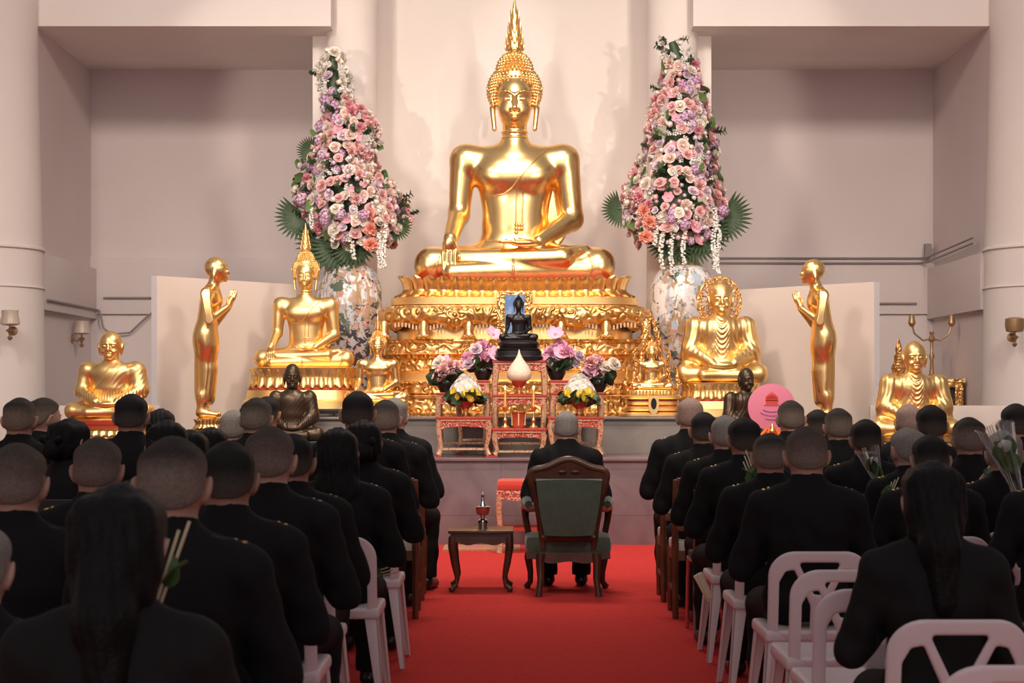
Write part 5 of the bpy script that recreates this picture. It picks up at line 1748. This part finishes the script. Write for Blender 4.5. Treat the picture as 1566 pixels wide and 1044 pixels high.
def jacket_sdf(slim=0.0):
    s = SDF((-.38, -.24, .44), (.38, .36, 1.12), .0070)
    q = -slim
    s.ell((0, .005, .56), (.190 + q, .150, .12), 0)
    s.ell((0, -.005, .72), (.170 + q, .122, .20), .06)
    s.ell((0, -.014, .885), (.190 + q, .122, .16), .06)
    s.cap((0, -.01, .97), (0, -.006, 1.045), .085, .066, .05)
    for g in (-1, 1):
        s.cap((g * .05, -.008, 1.0), (g * (.178 + q), -.006, .955), .060, .064, .04)
        s.ell((g * (.185 + q), -.006, .945), (.066, .072, .062), .03)
        s.cap((g * (.188 + q), -.005, .94), (g * (.268 + q), .045, .69), .066, .057, .025)
        s.cap((g * (.268 + q), .045, .69), (g * .078, .255, .803), .057, .042, .025)
    # stand collar
    s.cap((0, -.010, 1.035), (0, .000, 1.090), .070, .067, .010)
    s.warp(lambda X, Y, Z: .0035 * np.sin(Z * 47 + X * 22 + 1.2 * np.sin(X * 31)) * np.clip((.97 - Z) * 9, 0, 1) + .0025 * np.sin(X * 64 + Z * 25))
    s.plane((0, 0, -1), (0, 0, .475))
    s.plane((0, .12, 1), (0, 0, 1.084))
    return s


def trousers_sdf():
    s = SDF((-.25, -.18, .05), (.25, .55, .66), .0095)
    s.ell((0, .0, .545), (.172, .132, .095), 0)
    for g in (-1, 1):
        s.cap((g * .088, .0, .538), (g * .127, .44, .492), .092, .074, .03)
        s.cap((g * .126, .425, .48), (g * .1215, .392, .09), .078, .064, .02)
        s.cap((g * .125, .395, .28), (g * .122, .388, .16), .066, .062, .03)
    s.warp(lambda X, Y, Z: .004 * np.sin(Z * 40 + Y * 18) * np.clip((.45 - Z) * 6, 0, 1))
    s.plane((0, 0, -1), (0, 0, .085))
    return s


def shoe_sdf(g):
    s = SDF((-.19 if g < 0 else .05, .30, -.003), (-.05 if g < 0 else .19, .66, .14), .0075)
    s.cap((g * .12, .37, .05), (g * .128, .55, .032), .044, .040, 0)
    s.cap((g * .12, .385, .06), (g * .12, .39, .11), .042, .045, .02)
    s.plane((0, 0, -1), (0, 0, .0))
    return s


def hair_sdf(style):
    s = SDF((-.14, -.27, .72), (.14, .16, 1.32), .0058)
    if style == 'short':
        skull(s, .0055); s.ell((0, .006, 1.145), (.0785, .0885, .079), .02); s.ell((0, -.012, 1.10), (.061, .058, .05), .02)
        s.plane((0, .60, -.80), (0, .098, 1.232)); s.plane((0, 0, -1), (0, 0, 1.085))
        for g in (-1, 1): s.ell((g * .092, .030, 1.14), (.03, .036, .046), .012, 's')
        return s
    skull(s, .016)
    s.ell((0, -.02, 1.16), (.092, .09, .10), .03)
    if style == 'tail':
        s.ell((0, -.02, 1.11), (.080, .075, .08), .03)
        s.ell((0, -.03, 1.07), (.084, .068, .08), .04); s.cap((0, -.085, 1.12), (0, -.120, 1.03), .055, .064, .03); s.cap((0, -.120, 1.03), (0.01, -.135, .86), .062, .036, .02); s.cap((.01, -.135, .86), (.012, -.13, .80), .030, .010, .02)
    elif style == 'bun':
        s.ell((0, -.115, 1.125), (.062, .05, .052), .018); s.ell((0, -.02, 1.11), (.072, .07, .06), .03)
        s.cap((-.035, -.12, 1.165), (-.055, -.13, 1.185), .016, .02, .008); s.cap((.035, -.12, 1.165), (.055, -.13, 1.185), .016, .02, .008)
    else:
        s.ell((0, -.035, 1.07), (.105, .075, .14), .04); s.ell((0, -.075, .98), (.12, .055, .10), .04)
    s.warp(lambda X, Y, Z: .0022 * np.sin(X * 210 + Z * 30) + .0016 * np.sin(X * 95 - Z * 60))
    s.plane((0, .62, -.78), (0, .100, 1.225)) if style == 'never' else None
    s.ell((0, .12, 1.115), (.072, .085, .105), .01, 's')
    return s


BODY = np_mesh('body', [body_sdf().surf()], M['skin0'])
JACKET = np_mesh('jacket', [jacket_sdf().surf()], M['cloth'])
BLAZER = np_mesh('jacket', [jacket_sdf(.018).surf()], M['cloth2'])
TROUS = np_mesh('trousers', [trousers_sdf().surf()], M['cloth'])
SHOES = [np_mesh('shoe', [shoe_sdf(g).surf()], M['shoe']) for g in (-1, 1)]
HAIR = {k: np_mesh('hair', [hair_sdf(k).surf()], M['hair_fade']) for k in ('short', 'tail', 'bun', 'long')}
BOARD, STUD = [], []
for g in (-1, 1):
    mb = MB(); mb.box((0, 0, 0), (.105, .050, .008)); BOARD.append(mb.mesh('shoulder_board', M['strap'], 40, .002))
    mb = MB()
    mb.box((g * .035, 0, .007), (.010, .030, .005))
    for q in range(1): mb.ball((g * (.012 - .022 * q), 0, .006), (.007, .007, .005), 6, 4)
    STUD.append(mb.mesh('rank_pins', M['badge'], 40))
EARRING = None


def person(label, x, y, top, hair='hair_fade', style='short', skin=0, boards=True, rz=0.0, z0=FL0):
    sc_ = (top - z0) / 1.287
    t = thing('person', label, 'person', (x, y, z0), rz, None, sc_)
    link('body', BODY, t, mat_=M['skin%d' % skin])
    link('hair', HAIR[style], t, mat_=M[hair])
    link('jacket', JACKET if boards else BLAZER, t)
    link('trousers', TROUS, t)
    for s_ in SHOES: link('shoe', s_, t)
    if boards:
        for i, g in enumerate((-1, 1)):
            b = link('shoulder_board', BOARD[i], t, (g * .150, -.006, 1.024)); b.rotation_euler = (.0, g * .30, 0)
            link('rank_pins', STUD[i], b, label='gold rank pins')
    return t


# ---------------------------------------------------------------- chairs
def poly_sdf(P, X, Z):
    P = np.array(P, float); n = len(P)
    d = np.full(np.broadcast(X, Z).shape, 1e9); s = np.ones_like(d)
    for i in range(n):
        a, b = P[i], P[i - 1]
        e = b - a; wx, wz = X - a[0], Z - a[1]
        t = np.clip((wx * e[0] + wz * e[1]) / (e @ e), 0, 1)
        d = np.minimum(d, (wx - e[0] * t) ** 2 + (wz - e[1] * t) ** 2)
        c1 = Z >= a[1]; c2 = Z < b[1]; c3 = e[0] * wz > e[1] * wx
        fl = (c1 & c2 & c3) | (~c1 & ~c2 & ~c3)
        s = np.where(fl, -s, s)
    return s * np.sqrt(d)


def plastic_chair():
    t = thing('plastic_chair', 'x', 'chair', (0, 0, FL0))
    h = .0062
    s = SDF((-.23, -.04, .36), (.23, .04, .80), h)
    X, Y, Z = s.ax[0][:, None, None], s.ax[1][None, :, None], s.ax[2][None, None, :]
    X2, Z2 = s.ax[0][:, None], s.ax[2][None, :]
    hw = .198
    qx = np.abs(X2) - hw + .10; qz = np.abs(Z2 - .49) - .275 + .10
    out = np.sqrt(np.maximum(qx, 0) ** 2 + np.maximum(qz, 0) ** 2) + np.minimum(np.maximum(qx, qz), 0) - .10
    holes = [[(-.070, .712), (.070, .712), (.014, .60), (-.014, .60)],
             [(-.148, .45), (-.148, .640), (-.128, .678), (-.104, .682), (-.040, .545), (-.040, .45)],
             [(.148, .45), (.148, .640), (.128, .678), (.104, .682), (.040, .545), (.040, .45)]]
    d2 = out
    for H in holes:
        hd = poly_sdf(H, X2, Z2) - .008
        d2 = np.maximum(d2, -hd)
    w_ = np.maximum(np.abs(Y) - .009, d2[:, None, :])
    qa = np.maximum(d2[:, None, :] + .006, 0); qb = np.maximum(np.abs(Y) - .005, 0)
    s.d = (np.sqrt(qa ** 2 + qb ** 2) + np.minimum(np.maximum(d2[:, None, :] + .006, np.abs(Y) - .005), 0) - .006).astype(np.float32)
    s.plane((0, 0, -1), (0, 0, .405))
    v, f = s.surf()
    rimx = np.maximum(0, np.abs(v[:, 0]) - .10)
    v[:, 1] += -.205 - (v[:, 2] - .42) * .17 + 2.4 * rimx ** 2 * 1.0                 # leans back, wraps round at the sides
    link('backrest', np_mesh('backrest', [(v, f)], M['plastic']), t)
    s = SDF((-.24, -.25, .385), (.24, .25, .47), .0075)
    s.box((0, .0, .437), (.205, .21, .011), .010)
    s.box((0, .0, .420), (.208, .213, .022), .012, .006)
    s.box((0, .0, .405), (.192, .197, .022), .010, .004, 's')
    v, f = s.surf()
    v[:, 2] -= .012 * np.clip(1 - (v[:, 0] / .18) ** 2, 0, 1) * np.clip(1 - (v[:, 1] / .19) ** 2, 0, 1)
    link('seat', np_mesh('seat', [(v, f)], M['plastic']), t)
    for sx in (-1, 1):
        for sy in (-1, 1):
            mb = MB()
            x0, y0, x1, y1 = sx * .185, sy * .185, sx * .222, sy * .235
            a, b, th = .058, .026, .009
            for fl in (0, 1):                                         # an angle section: two blades meeting at the outer corner
                vs = []
                for (cx, cy, z, w) in ((x0, y0, .43, a), (x1, y1, 0, b)):
                    if fl == 0: pts = [(0, 0), (-sx * w, 0), (-sx * w, -sy * th), (0, -sy * th)]
                    else: pts = [(0, 0), (-sx * th, 0), (-sx * th, -sy * w), (0, -sy * w)]
                    vs += [(cx + sx * .012 + p[0], cy + sy * .012 + p[1], z) for p in pts]
                mb.add(vs, [(0, 1, 2, 3), (4, 5, 6, 7), (0, 1, 5, 4), (1, 2, 6, 5), (2, 3, 7, 6), (3, 0, 4, 7)])
            obj('leg', mb, M['plastic'], t, bevel=.002)
    return t


def wooden_chair():
    t = thing('upholstered_chair', 'x', 'chair', (0, 0, FL0))
    mb = MB(); mb.box((0, .01, .435), (.42, .42, .07)); obj('seat_pad', mb, M['cream'], t, bevel=.02, label='cream seat pad')
    mb = MB()
    for sy in (-1, 1): mb.box((0, .01 + sy * .205, .385), (.42, .025, .06))
    for sx in (-1, 1): mb.box((sx * .20, .01, .385), (.025, .41, .06))
    obj('seat_frame', mb, M['wood_red'], t)
    for sx in (-1, 1):
        mb = MB(); mb.tube([(sx * .205, -.235, 0), (sx * .205, -.205, .25), (sx * .205, -.205, .42), (sx * .205, -.235, .70), (sx * .205, -.262, .855)], [.020, .022, .024, .021, .020], 4, up=(0, 1, 0)); obj('rear_post', mb, M['wood_red'], t, bevel=.003)
        mb = MB(); mb.tube([(sx * .20, .21, 0), (sx * .20, .205, .40)], [.017, .023], 4, up=(0, 1, 0)); obj('leg', mb, M['wood_red'], t, bevel=.003)
        mb = MB(); mb.box((sx * .203, .0, .17), (.018, .40, .025)); obj('stretcher', mb, M['wood_red'], t)
    mb = MB(); mb.box((0, -.258, .84), (.40, .028, .05), Matrix.Rotation(-.16, 3, 'X').inverted()); obj('back_rail', mb, M['wood_red'], t, bevel=.004)
    mb = MB(); mb.box((0, -.222, .56), (.40, .024, .045)); obj('back_rail', mb, M['wood_red'], t, bevel=.004)
    mb = MB(); mb.box((0, -.238, .70), (.36, .035, .23), Matrix.Rotation(.165, 3, 'X')); obj('back_pad', mb, M['cream'], t, bevel=.012, label='cream back pad')
    return t


def steel_chair():
    t = thing('steel_frame_chair', 'x', 'chair', (0, 0, FL0))
    mb = MB(); mb.box((0, .01, .445), (.41, .41, .045)); obj('seat_pad', mb, M['strap'], t, bevel=.015)
    for sx in (-1, 1):
        mb = MB(); mb.tube([(sx * .205, -.25, 0), (sx * .205, -.20, .43), (sx * .205, -.225, .65), (sx * .205, -.255, .84)], .0115, 8); obj('rear_post', mb, M['steel'], t)
        mb = MB(); mb.tube([(sx * .205, .24, 0), (sx * .205, .19, .30), (sx * .205, .15, .43)], .0115, 8); obj('leg', mb, M['steel'], t)
        mb = MB(); mb.tube([(sx * .205, -.215, .425), (sx * .205, .16, .425)], .011, 8); obj('side_rail', mb, M['steel'], t)
    mb = MB(); mb.box((0, -.24, .72), (.40, .03, .24), Matrix.Rotation(.13, 3, 'X')); obj('back_pad', mb, M['strap'], t, bevel=.012)
    return t


CH = {'p': plastic_chair(), 'w': wooden_chair(), 's': steel_chair()}
CH_KIDS = {k: kids(v) for k, v in CH.items()}
CH_USED = set()
CH_GROUP = {'p': 'white plastic chairs', 'w': 'wooden upholstered chairs', 's': 'steel framed chairs'}


def chair(kind, x, y, label, rz=0.0):
    if kind not in CH_USED:
        CH_USED.add(kind); o = CH[kind]; o.location = (x, y, FL0); o.rotation_euler = (0, 0, rz); o['label'] = label; o['group'] = CH_GROUP[kind]
        return o
    return copy_tree(CH[kind], label, (x, y, FL0), rz, None, CH_GROUP[kind], CH_KIDS[kind])


CHN = {'p': 'white plastic chair', 'w': 'dark wooden chair with cream pads', 's': 'steel framed black chair'}
# head (pixel x, pixel y of the crown), depth, hair, hair style, skin, shoulder boards, turn, chair, who
MEN = [
    # left of the aisle, the seats along the aisle from near to far
    (178, 748, 3.55, 'hair_black', 'tail', 0, 0, 0, 'p', 'woman with long black ponytail holding pale tapers, nearest on the left', 'the near woman with the ponytail'),
    (262, 668, 4.57, 'hair_fade', 'short', 0, 1, 0, 'p', 'large near man in black with faded crop, right of the near woman', 'the large near man with faded crop'),
    (348, 675, 5.62, 'hair_dark', 'short', 1, 1, .05, 'p', 'man in black with darker flat hair, between two large buzz cut men', 'the near man with darker flat hair'),
    (411, 652, 6.45, 'hair_buzz', 'short', 2, 1, -.05, 'p', 'buzz cut man in black with gold shoulder pin and pink ear, left aisle', 'the buzz cut man with pink ear'),
    (447, 663, 7.35, 'hair_dark', 'short', 1, 1, 0, 'p', 'dark haired man mostly hidden behind the buzz cut man with pink ear', 'the hidden dark haired aisle man'),
    (516, 657, 8.25, 'hair_black', 'long', 0, 1, .0, 'p', 'woman with loose black hair on the left aisle beside a white chair', 'the woman with loose black hair'),
    (556, 645, 9.5, 'hair_black', 'bun', 0, 1, 0, 'p', 'woman with black hair bun just below the two men nearest the altar tables', 'the aisle woman with black bun'),
    (547, 598, 10.6, 'hair_dark', 'short', 1, 1, 0, 's', 'tall dark haired man before the small gilded statue, left aisle', 'the tall dark haired aisle man'),
    (589, 611, 11.5, 'hair_fade', 'short', 0, 1, 0, 'w', 'man in black with gold collar pins, second from the front on the left aisle', 'the man with gold collar pins'),
    (602, 608, 12.5, 'hair_grey', 'short', 2, 1, -.2, 'w', 'pale headed man half hidden, foremost on the left aisle', 'the foremost left aisle man'),
    # further left
    (-40, 800, 4.0, 'hair_grey', 'short', 2, 1, 0, 'p', 'near man cut off by the left edge of the photo, only an ear showing', 'the near man at the left edge'),
    (23, 678, 5.3, 'hair_buzz', 'short', 0, 1, 0, 'p', 'buzz cut man in black at the left edge, left of the near woman', 'the buzz cut man at the left edge'),
    (148, 669, 6.5, 'hair_buzz', 'short', 0, 1, 0, 'p', 'round headed buzz cut man above the near woman with the ponytail', 'the round headed buzz cut man'),
    (255, 646, 8.3, 'hair_black', 'bun', 0, 0, .1, 'p', 'woman with wide black hair just behind the large near man', 'the woman with wide black hair'),
    (290, 660, 9.15, 'hair_black', 'long', 0, 0, 0, 's', 'woman with dark hair left of the standing statue base', 'the woman left of the statue base'),
    (322, 656, 10.0, 'hair_black', 'bun', 0, 0, 0, 's', 'woman with dark hair right below the left standing statue', 'the woman below the standing statue'),
    (102, 643, 9.7, 'hair_black', 'bun', 0, 0, -.5, 's', 'woman with dark hair bow, head turned, in front of the far left gilded monk', 'the woman with the hair bow'),
    (200, 602, 10.5, 'hair_dark', 'short', 1, 1, 0, 's', 'tall dark haired man before the far left gilded monk', 'the tall man before the far left monk'),
    (245, 627, 12.9, 'hair_black', 'bun', 0, 0, 0, 's', 'dark haired person between the far left monk and standing statue', 'the person left of the standing statue'),
    (29, 608, 10.6, 'hair_fade', 'short', 0, 1, 0, 's', 'man with cropped hair at the far left below the wall lamp', 'the cropped man below the wall lamp'),
    (62, 608, 11.7, 'hair_fade', 'short', 2, 1, -.75, 's', 'man in glasses turned right, beside the cropped man below the wall lamp', 'the man in glasses'),
    (356, 627, 12.0, 'hair_grey', 'short', 0, 1, 0, 's', 'grey haired man right of the left standing statue base', 'the grey haired man by the standing statue'),
    (391, 608, 11.0, 'hair_fade', 'short', 0, 1, -.1, 's', 'cropped man left of the bronze monk statue', 'the cropped man left of the bronze monk'),
    (407, 606, 13.1, 'hair_dark', 'short', 1, 1, -.2, 's', 'dark capped man peeking out beside the left bronze monk', 'the man beside the left bronze monk'),
    # right of the aisle, the seats along the aisle from near to far
    (1428, 710, 5.35, 'hair_black', 'tail', 0, 0, -.06, 'p', 'woman with gathered black hair in a white chair, nearest on the right', 'the near woman on the right'),
    (1234, 652, 7.5, 'hair_buzz', 'short', 0, 1, 0, 'p', 'broad man with red ears in front of three white chairs', 'the broad man with red ears'),
    (1178, 662, 8.6, 'hair_fade', 'short', 0, 1, 0, 'p', 'cropped man left of the broad man with red ears', 'the cropped man left of the broad man'),
    (1139, 638, 9.7, 'hair_dark', 'short', 1, 1, .1, 'p', 'man with thick dark hair under the right bronze monk, right aisle', 'the man with thick dark hair'),
    (1110, 635, 10.6, 'hair_grey', 'short', 2, 1, 0, 's', 'balding grey man between two dark haired men, right aisle', 'the balding grey aisle man'),
    (1077, 630, 11.5, 'hair_dark', 'short', 1, 1, 0, 'w', 'dark haired man second from the front, right aisle', 'the dark haired second aisle man'),
    (1056, 608, 12.4, 'hair_bald', 'short', 2, 1, 0, 'w', 'old man with shaved pale head, foremost on the right aisle', 'the foremost old man on the right'),
    # further right
    (1622, 655, 7.5, 'hair_fade', 'short', 0, 1, .06, 'p', 'man just past the right edge holding up a clear wrapped bouquet', 'the man past the right edge'),
    (1210, 612, 12.4, 'hair_fade', 'short', 0, 1, 0, 's', 'flat topped man before the pink fan', 'the flat topped man by the pink fan'),
    (1252, 626, 13.5, 'hair_dark', 'short', 1, 1, .2, 's', 'half hidden dark haired man below the right standing statue', 'the half hidden man below the right statue'),
    (1283, 624, 11.6, 'hair_fade', 'short', 0, 1, 0, 's', 'man with dark crop right below the right standing statue', 'the dark cropped man below the right statue'),
    (1325, 641, 10.2, 'hair_dark', 'short', 1, 1, 0, 's', 'dark haired man holding a wrapped flower, left of the far right monk', 'the dark haired man with a wrapped flower'),
    (1391, 618, 12.3, 'hair_bald', 'short', 2, 1, 0, 's', 'bald pink headed man in front of the far right gilded monk', 'the bald man before the far right monk'),
    (1425, 619, 10.9, 'hair_dark', 'short', 0, 1, 0, 's', 'dark topped man in front of the far right gilded monk', 'the dark topped man before the far right monk'),
    (1391, 654, 9.25, 'hair_grey', 'short', 2, 1, .3, 'p', 'grey haired man turned left, above the near woman on the right', 'the grey man turned left'),
    (1424, 665, 8.25, 'hair_dark', 'short', 0, 1, 0, 'p', 'cropped man directly above the near woman on the right', 'the cropped man above the near woman'),
    (1483, 638, 9.7, 'hair_fade', 'short', 0, 1, 0, 'p', 'round headed man right of the far right monk', 'the round headed man at right'),
    (1537, 658, 8.6, 'hair_grey', 'short', 2, 1, 0, 'p', 'grey crop man behind a clear wrapped bouquet at the right edge', 'the grey cropped man at the right edge'),
    (1555, 617, 11.2, 'hair_dark', 'short', 0, 1, 0, 's', 'dark topped man at the right edge below the wall lamp', 'the dark topped man at the right edge'),
]
SEATS = {}
for px, py, Y, hair, style, skin, boards, rz, ck, who, short in MEN:
    x = (px - HX) / FPX * Y; top = EYE + (HY - py) / FPX * Y + .002
    person(who, x, Y, top, hair, style, skin, bool(boards), rz)
    SEATS[short] = (x, Y)
    if ck: chair(ck, x, Y - (.06 if ck == 'p' else .04), '%s under %s' % (CHN[ck], short), 0)
# the officer in the armchair
person('grey headed officer in black seated in the green armchair, facing the altar', tx(866, 12.75), OFFICER[1] + .02, 1.275, 'hair_grey', 'short', 2, True)

# empty white chairs at the right
for px, Y, lab in ((1276, 6.70, 'empty white plastic chair just behind the broad man with red ears'), (1318, 6.07, 'empty white plastic chair left of the near woman on the right'),
                   (1522, 4.45, 'empty white plastic chair in the bottom right corner')):
    chair('p', (px - HX) / FPX * Y, Y, lab)


# ---------------------------------------------------------------- flowers in hand
def bouquet(label, p, tilt, size, wrapped=True, seed=1):
    t = thing('wrapped_bouquet' if wrapped else 'leaf_sprig', label, 'bouquet' if wrapped else 'sprig', p, 0, None, size)
    t.rotation_euler = tilt
    r_ = random.Random(seed)
    if wrapped:
        mb = MB(); mb.lathe([(.012, -.12), (.03, .0), (.06, .12), (.075, .19)], 20)
        mb.f = [f for f in mb.f if len(f) < 10]
        mb2 = MB()
        def fn(u, v): a = 2 * PI * u; r = .012 + .065 * v ** 1.1; return (r * math.cos(a), r * math.sin(a), -.12 + .31 * v + .012 * math.sin(a * 3) * v)
        mb2.grid(fn, 24, 6, 0, .0012); obj('film_wrap', mb2, M['film'], t, smooth=60)
        bloom(t, 'lotus_bud', FL['bud'], Vector((.01, -.01, .085)), (0, -.1, 1), .042, M['f_cream'])
        for i in range(3):
            mb = MB(); mb.tube([(-.02 + .008 * i, .01, -.1), (-.025 + .010 * i, .01, .20)], .0022, 6); obj('incense_stick', mb, M['stick'], t)
    else:
        for i in range(3):
            mb = MB(); mb.tube([(.008 * i, 0, -.10), (-.012 + .02 * i, 0, .16 + .03 * i)], .0045, 6); obj('taper', mb, M['stick'], t)
    for i in range(6):
        bloom(t, 'leaf', FL['leaf'], Vector((r_.uniform(-.02, .02), -.012, r_.uniform(-.04, .06))), (r_.uniform(-.5, .5), -.25, 1), .085, M['leaf2'])
    return t


bouquet('clear wrapped white bud and leaves held before the grey man turned left', at(1341, 730, 9.52), (-.2, -.30, 0), .85, True, 1)
bouquet('clear wrapped bouquet at the right edge behind the grey cropped man', at(1546, 722, 7.82), (-.2, -.30, 0), 1.1, True, 2)
bouquet('small wrapped bouquet above the near woman on the right', at(1502, 737, 8.88), (-.2, .9, 0), .6, True, 3)
bouquet('pale tapers and green leaf held beside the near woman with the ponytail', at(236, 915, 3.86), (-.15, .28, 0), .8, False, 4)
bouquet('green leaf sprig held by the man with thick dark hair on the right aisle', at(1154, 742, 8.88), (-.2, -.35, 0), .8, False, 5)
bouquet('small green sprig beside the aisle chair of the woman with loose black hair', at(556, 880, 8.48), (.3, 1.3, 0), .8, False, 6)
bouquet('small green sprig left of the near woman on the right', at(1356, 764, 8.45), (-.2, .4, 0), .55, False, 7)
# folded yellow paper in the lap of an aisle man on the right
mb = MB(); mb.box((0, 0, 0), (.035, .03, .14), Matrix.Rotation(-.5, 3, 'Y')); mb.box((.004, -.012, .01), (.03, .03, .13), Matrix.Rotation(-.42, 3, 'Y'))
o = obj('folded_paper', mb, M['stick'], None, at(1076, 898, 8.75), bevel=.004); tag(o, 'folded pale yellow paper by the knee of the cropped right aisle man', 'paper')

# ================================================================ LIGHT AND CAMERA
w = bpy.data.worlds.new('World'); sc.world = w; w.use_nodes = True
w.node_tree.nodes['Background'].inputs[0].default_value = (.96, .86, .88, 1)
w.node_tree.nodes['Background'].inputs[1].default_value = .31


def area(name, loc, aim, size, power, color, spread=PI):
    l = bpy.data.lights.new(name, 'AREA'); l.energy = power; l.color = color; l.size = size; l.spread = spread
    o = bpy.data.objects.new(name, l); COL.objects.link(o); o.location = loc
    o.rotation_euler = (Vector(aim) - Vector(loc)).to_track_quat('-Z', 'Y').to_euler()
    return o


def spot(name, loc, aim, power, color, ang, radius, blend=.5):
    l = bpy.data.lights.new(name, 'SPOT'); l.energy = power; l.color = color; l.spot_size = math.radians(ang); l.spot_blend = blend; l.shadow_soft_size = radius
    o = bpy.data.objects.new(name, l); COL.objects.link(o); o.location = loc
    o.rotation_euler = (Vector(aim) - Vector(loc)).to_track_quat('-Z', 'Y').to_euler()
    return o


for sgn, side in ((-1, 'left'), (1, 'right')):
    spot('flower_spot_' + side, (sgn * 6.0, 5.0, 3.0), (sgn * 1.95, 19.8, 4.2), 2000, (1.0, .86, .71), 17, .05, .35)
    area('floodlight_' + side, (sgn * 4.9, 6.0, 9.1), (sgn * .8, 20, 3.0), 1.3, 125, (1.0, .86, .72), 1.3)
area('fill_light_front', (0, 5.0, 8.0), (0, 20, 2.8), 4.5, 75, (1.0, .86, .73), 1.2)  # added soft fill to even out the altar wall; no known lamp hangs here
area('ceiling_light_stage', (0, 14.8, 7.5), (0, 16.2, 0), 2.2, 190, (1.0, .82, .70), 2.2)
area('fill_light_rear', (0, -7.0, 2.6), (0, 5, 1.6), 6.0, 215, (1.0, .92, .93))  # added fill behind the camera, lifts the near chairs; no doorway is known there


cam = bpy.data.cameras.new('Camera'); co = bpy.data.objects.new('Camera', cam); COL.objects.link(co)
co.location = (0, 0, EYE); co.rotation_euler = (PI / 2, 0, 0)
cam.sensor_fit = 'HORIZONTAL'; cam.sensor_width = 36.0; cam.lens = 36.0 * FPX / 1566
cam.shift_y = (HY - 522) / 1566; cam.shift_x = 0
cam.clip_start = .2; cam.clip_end = 200
cam.dof.use_dof = True; cam.dof.focus_distance = 17.0; cam.dof.aperture_fstop = 8.0
sc.camera = co
sc.view_settings.view_transform = 'Standard'; sc.view_settings.look = 'None'
sc.view_settings.exposure = 0.0; sc.view_settings.gamma = 1.0; sc.view_settings.use_curve_mapping = False
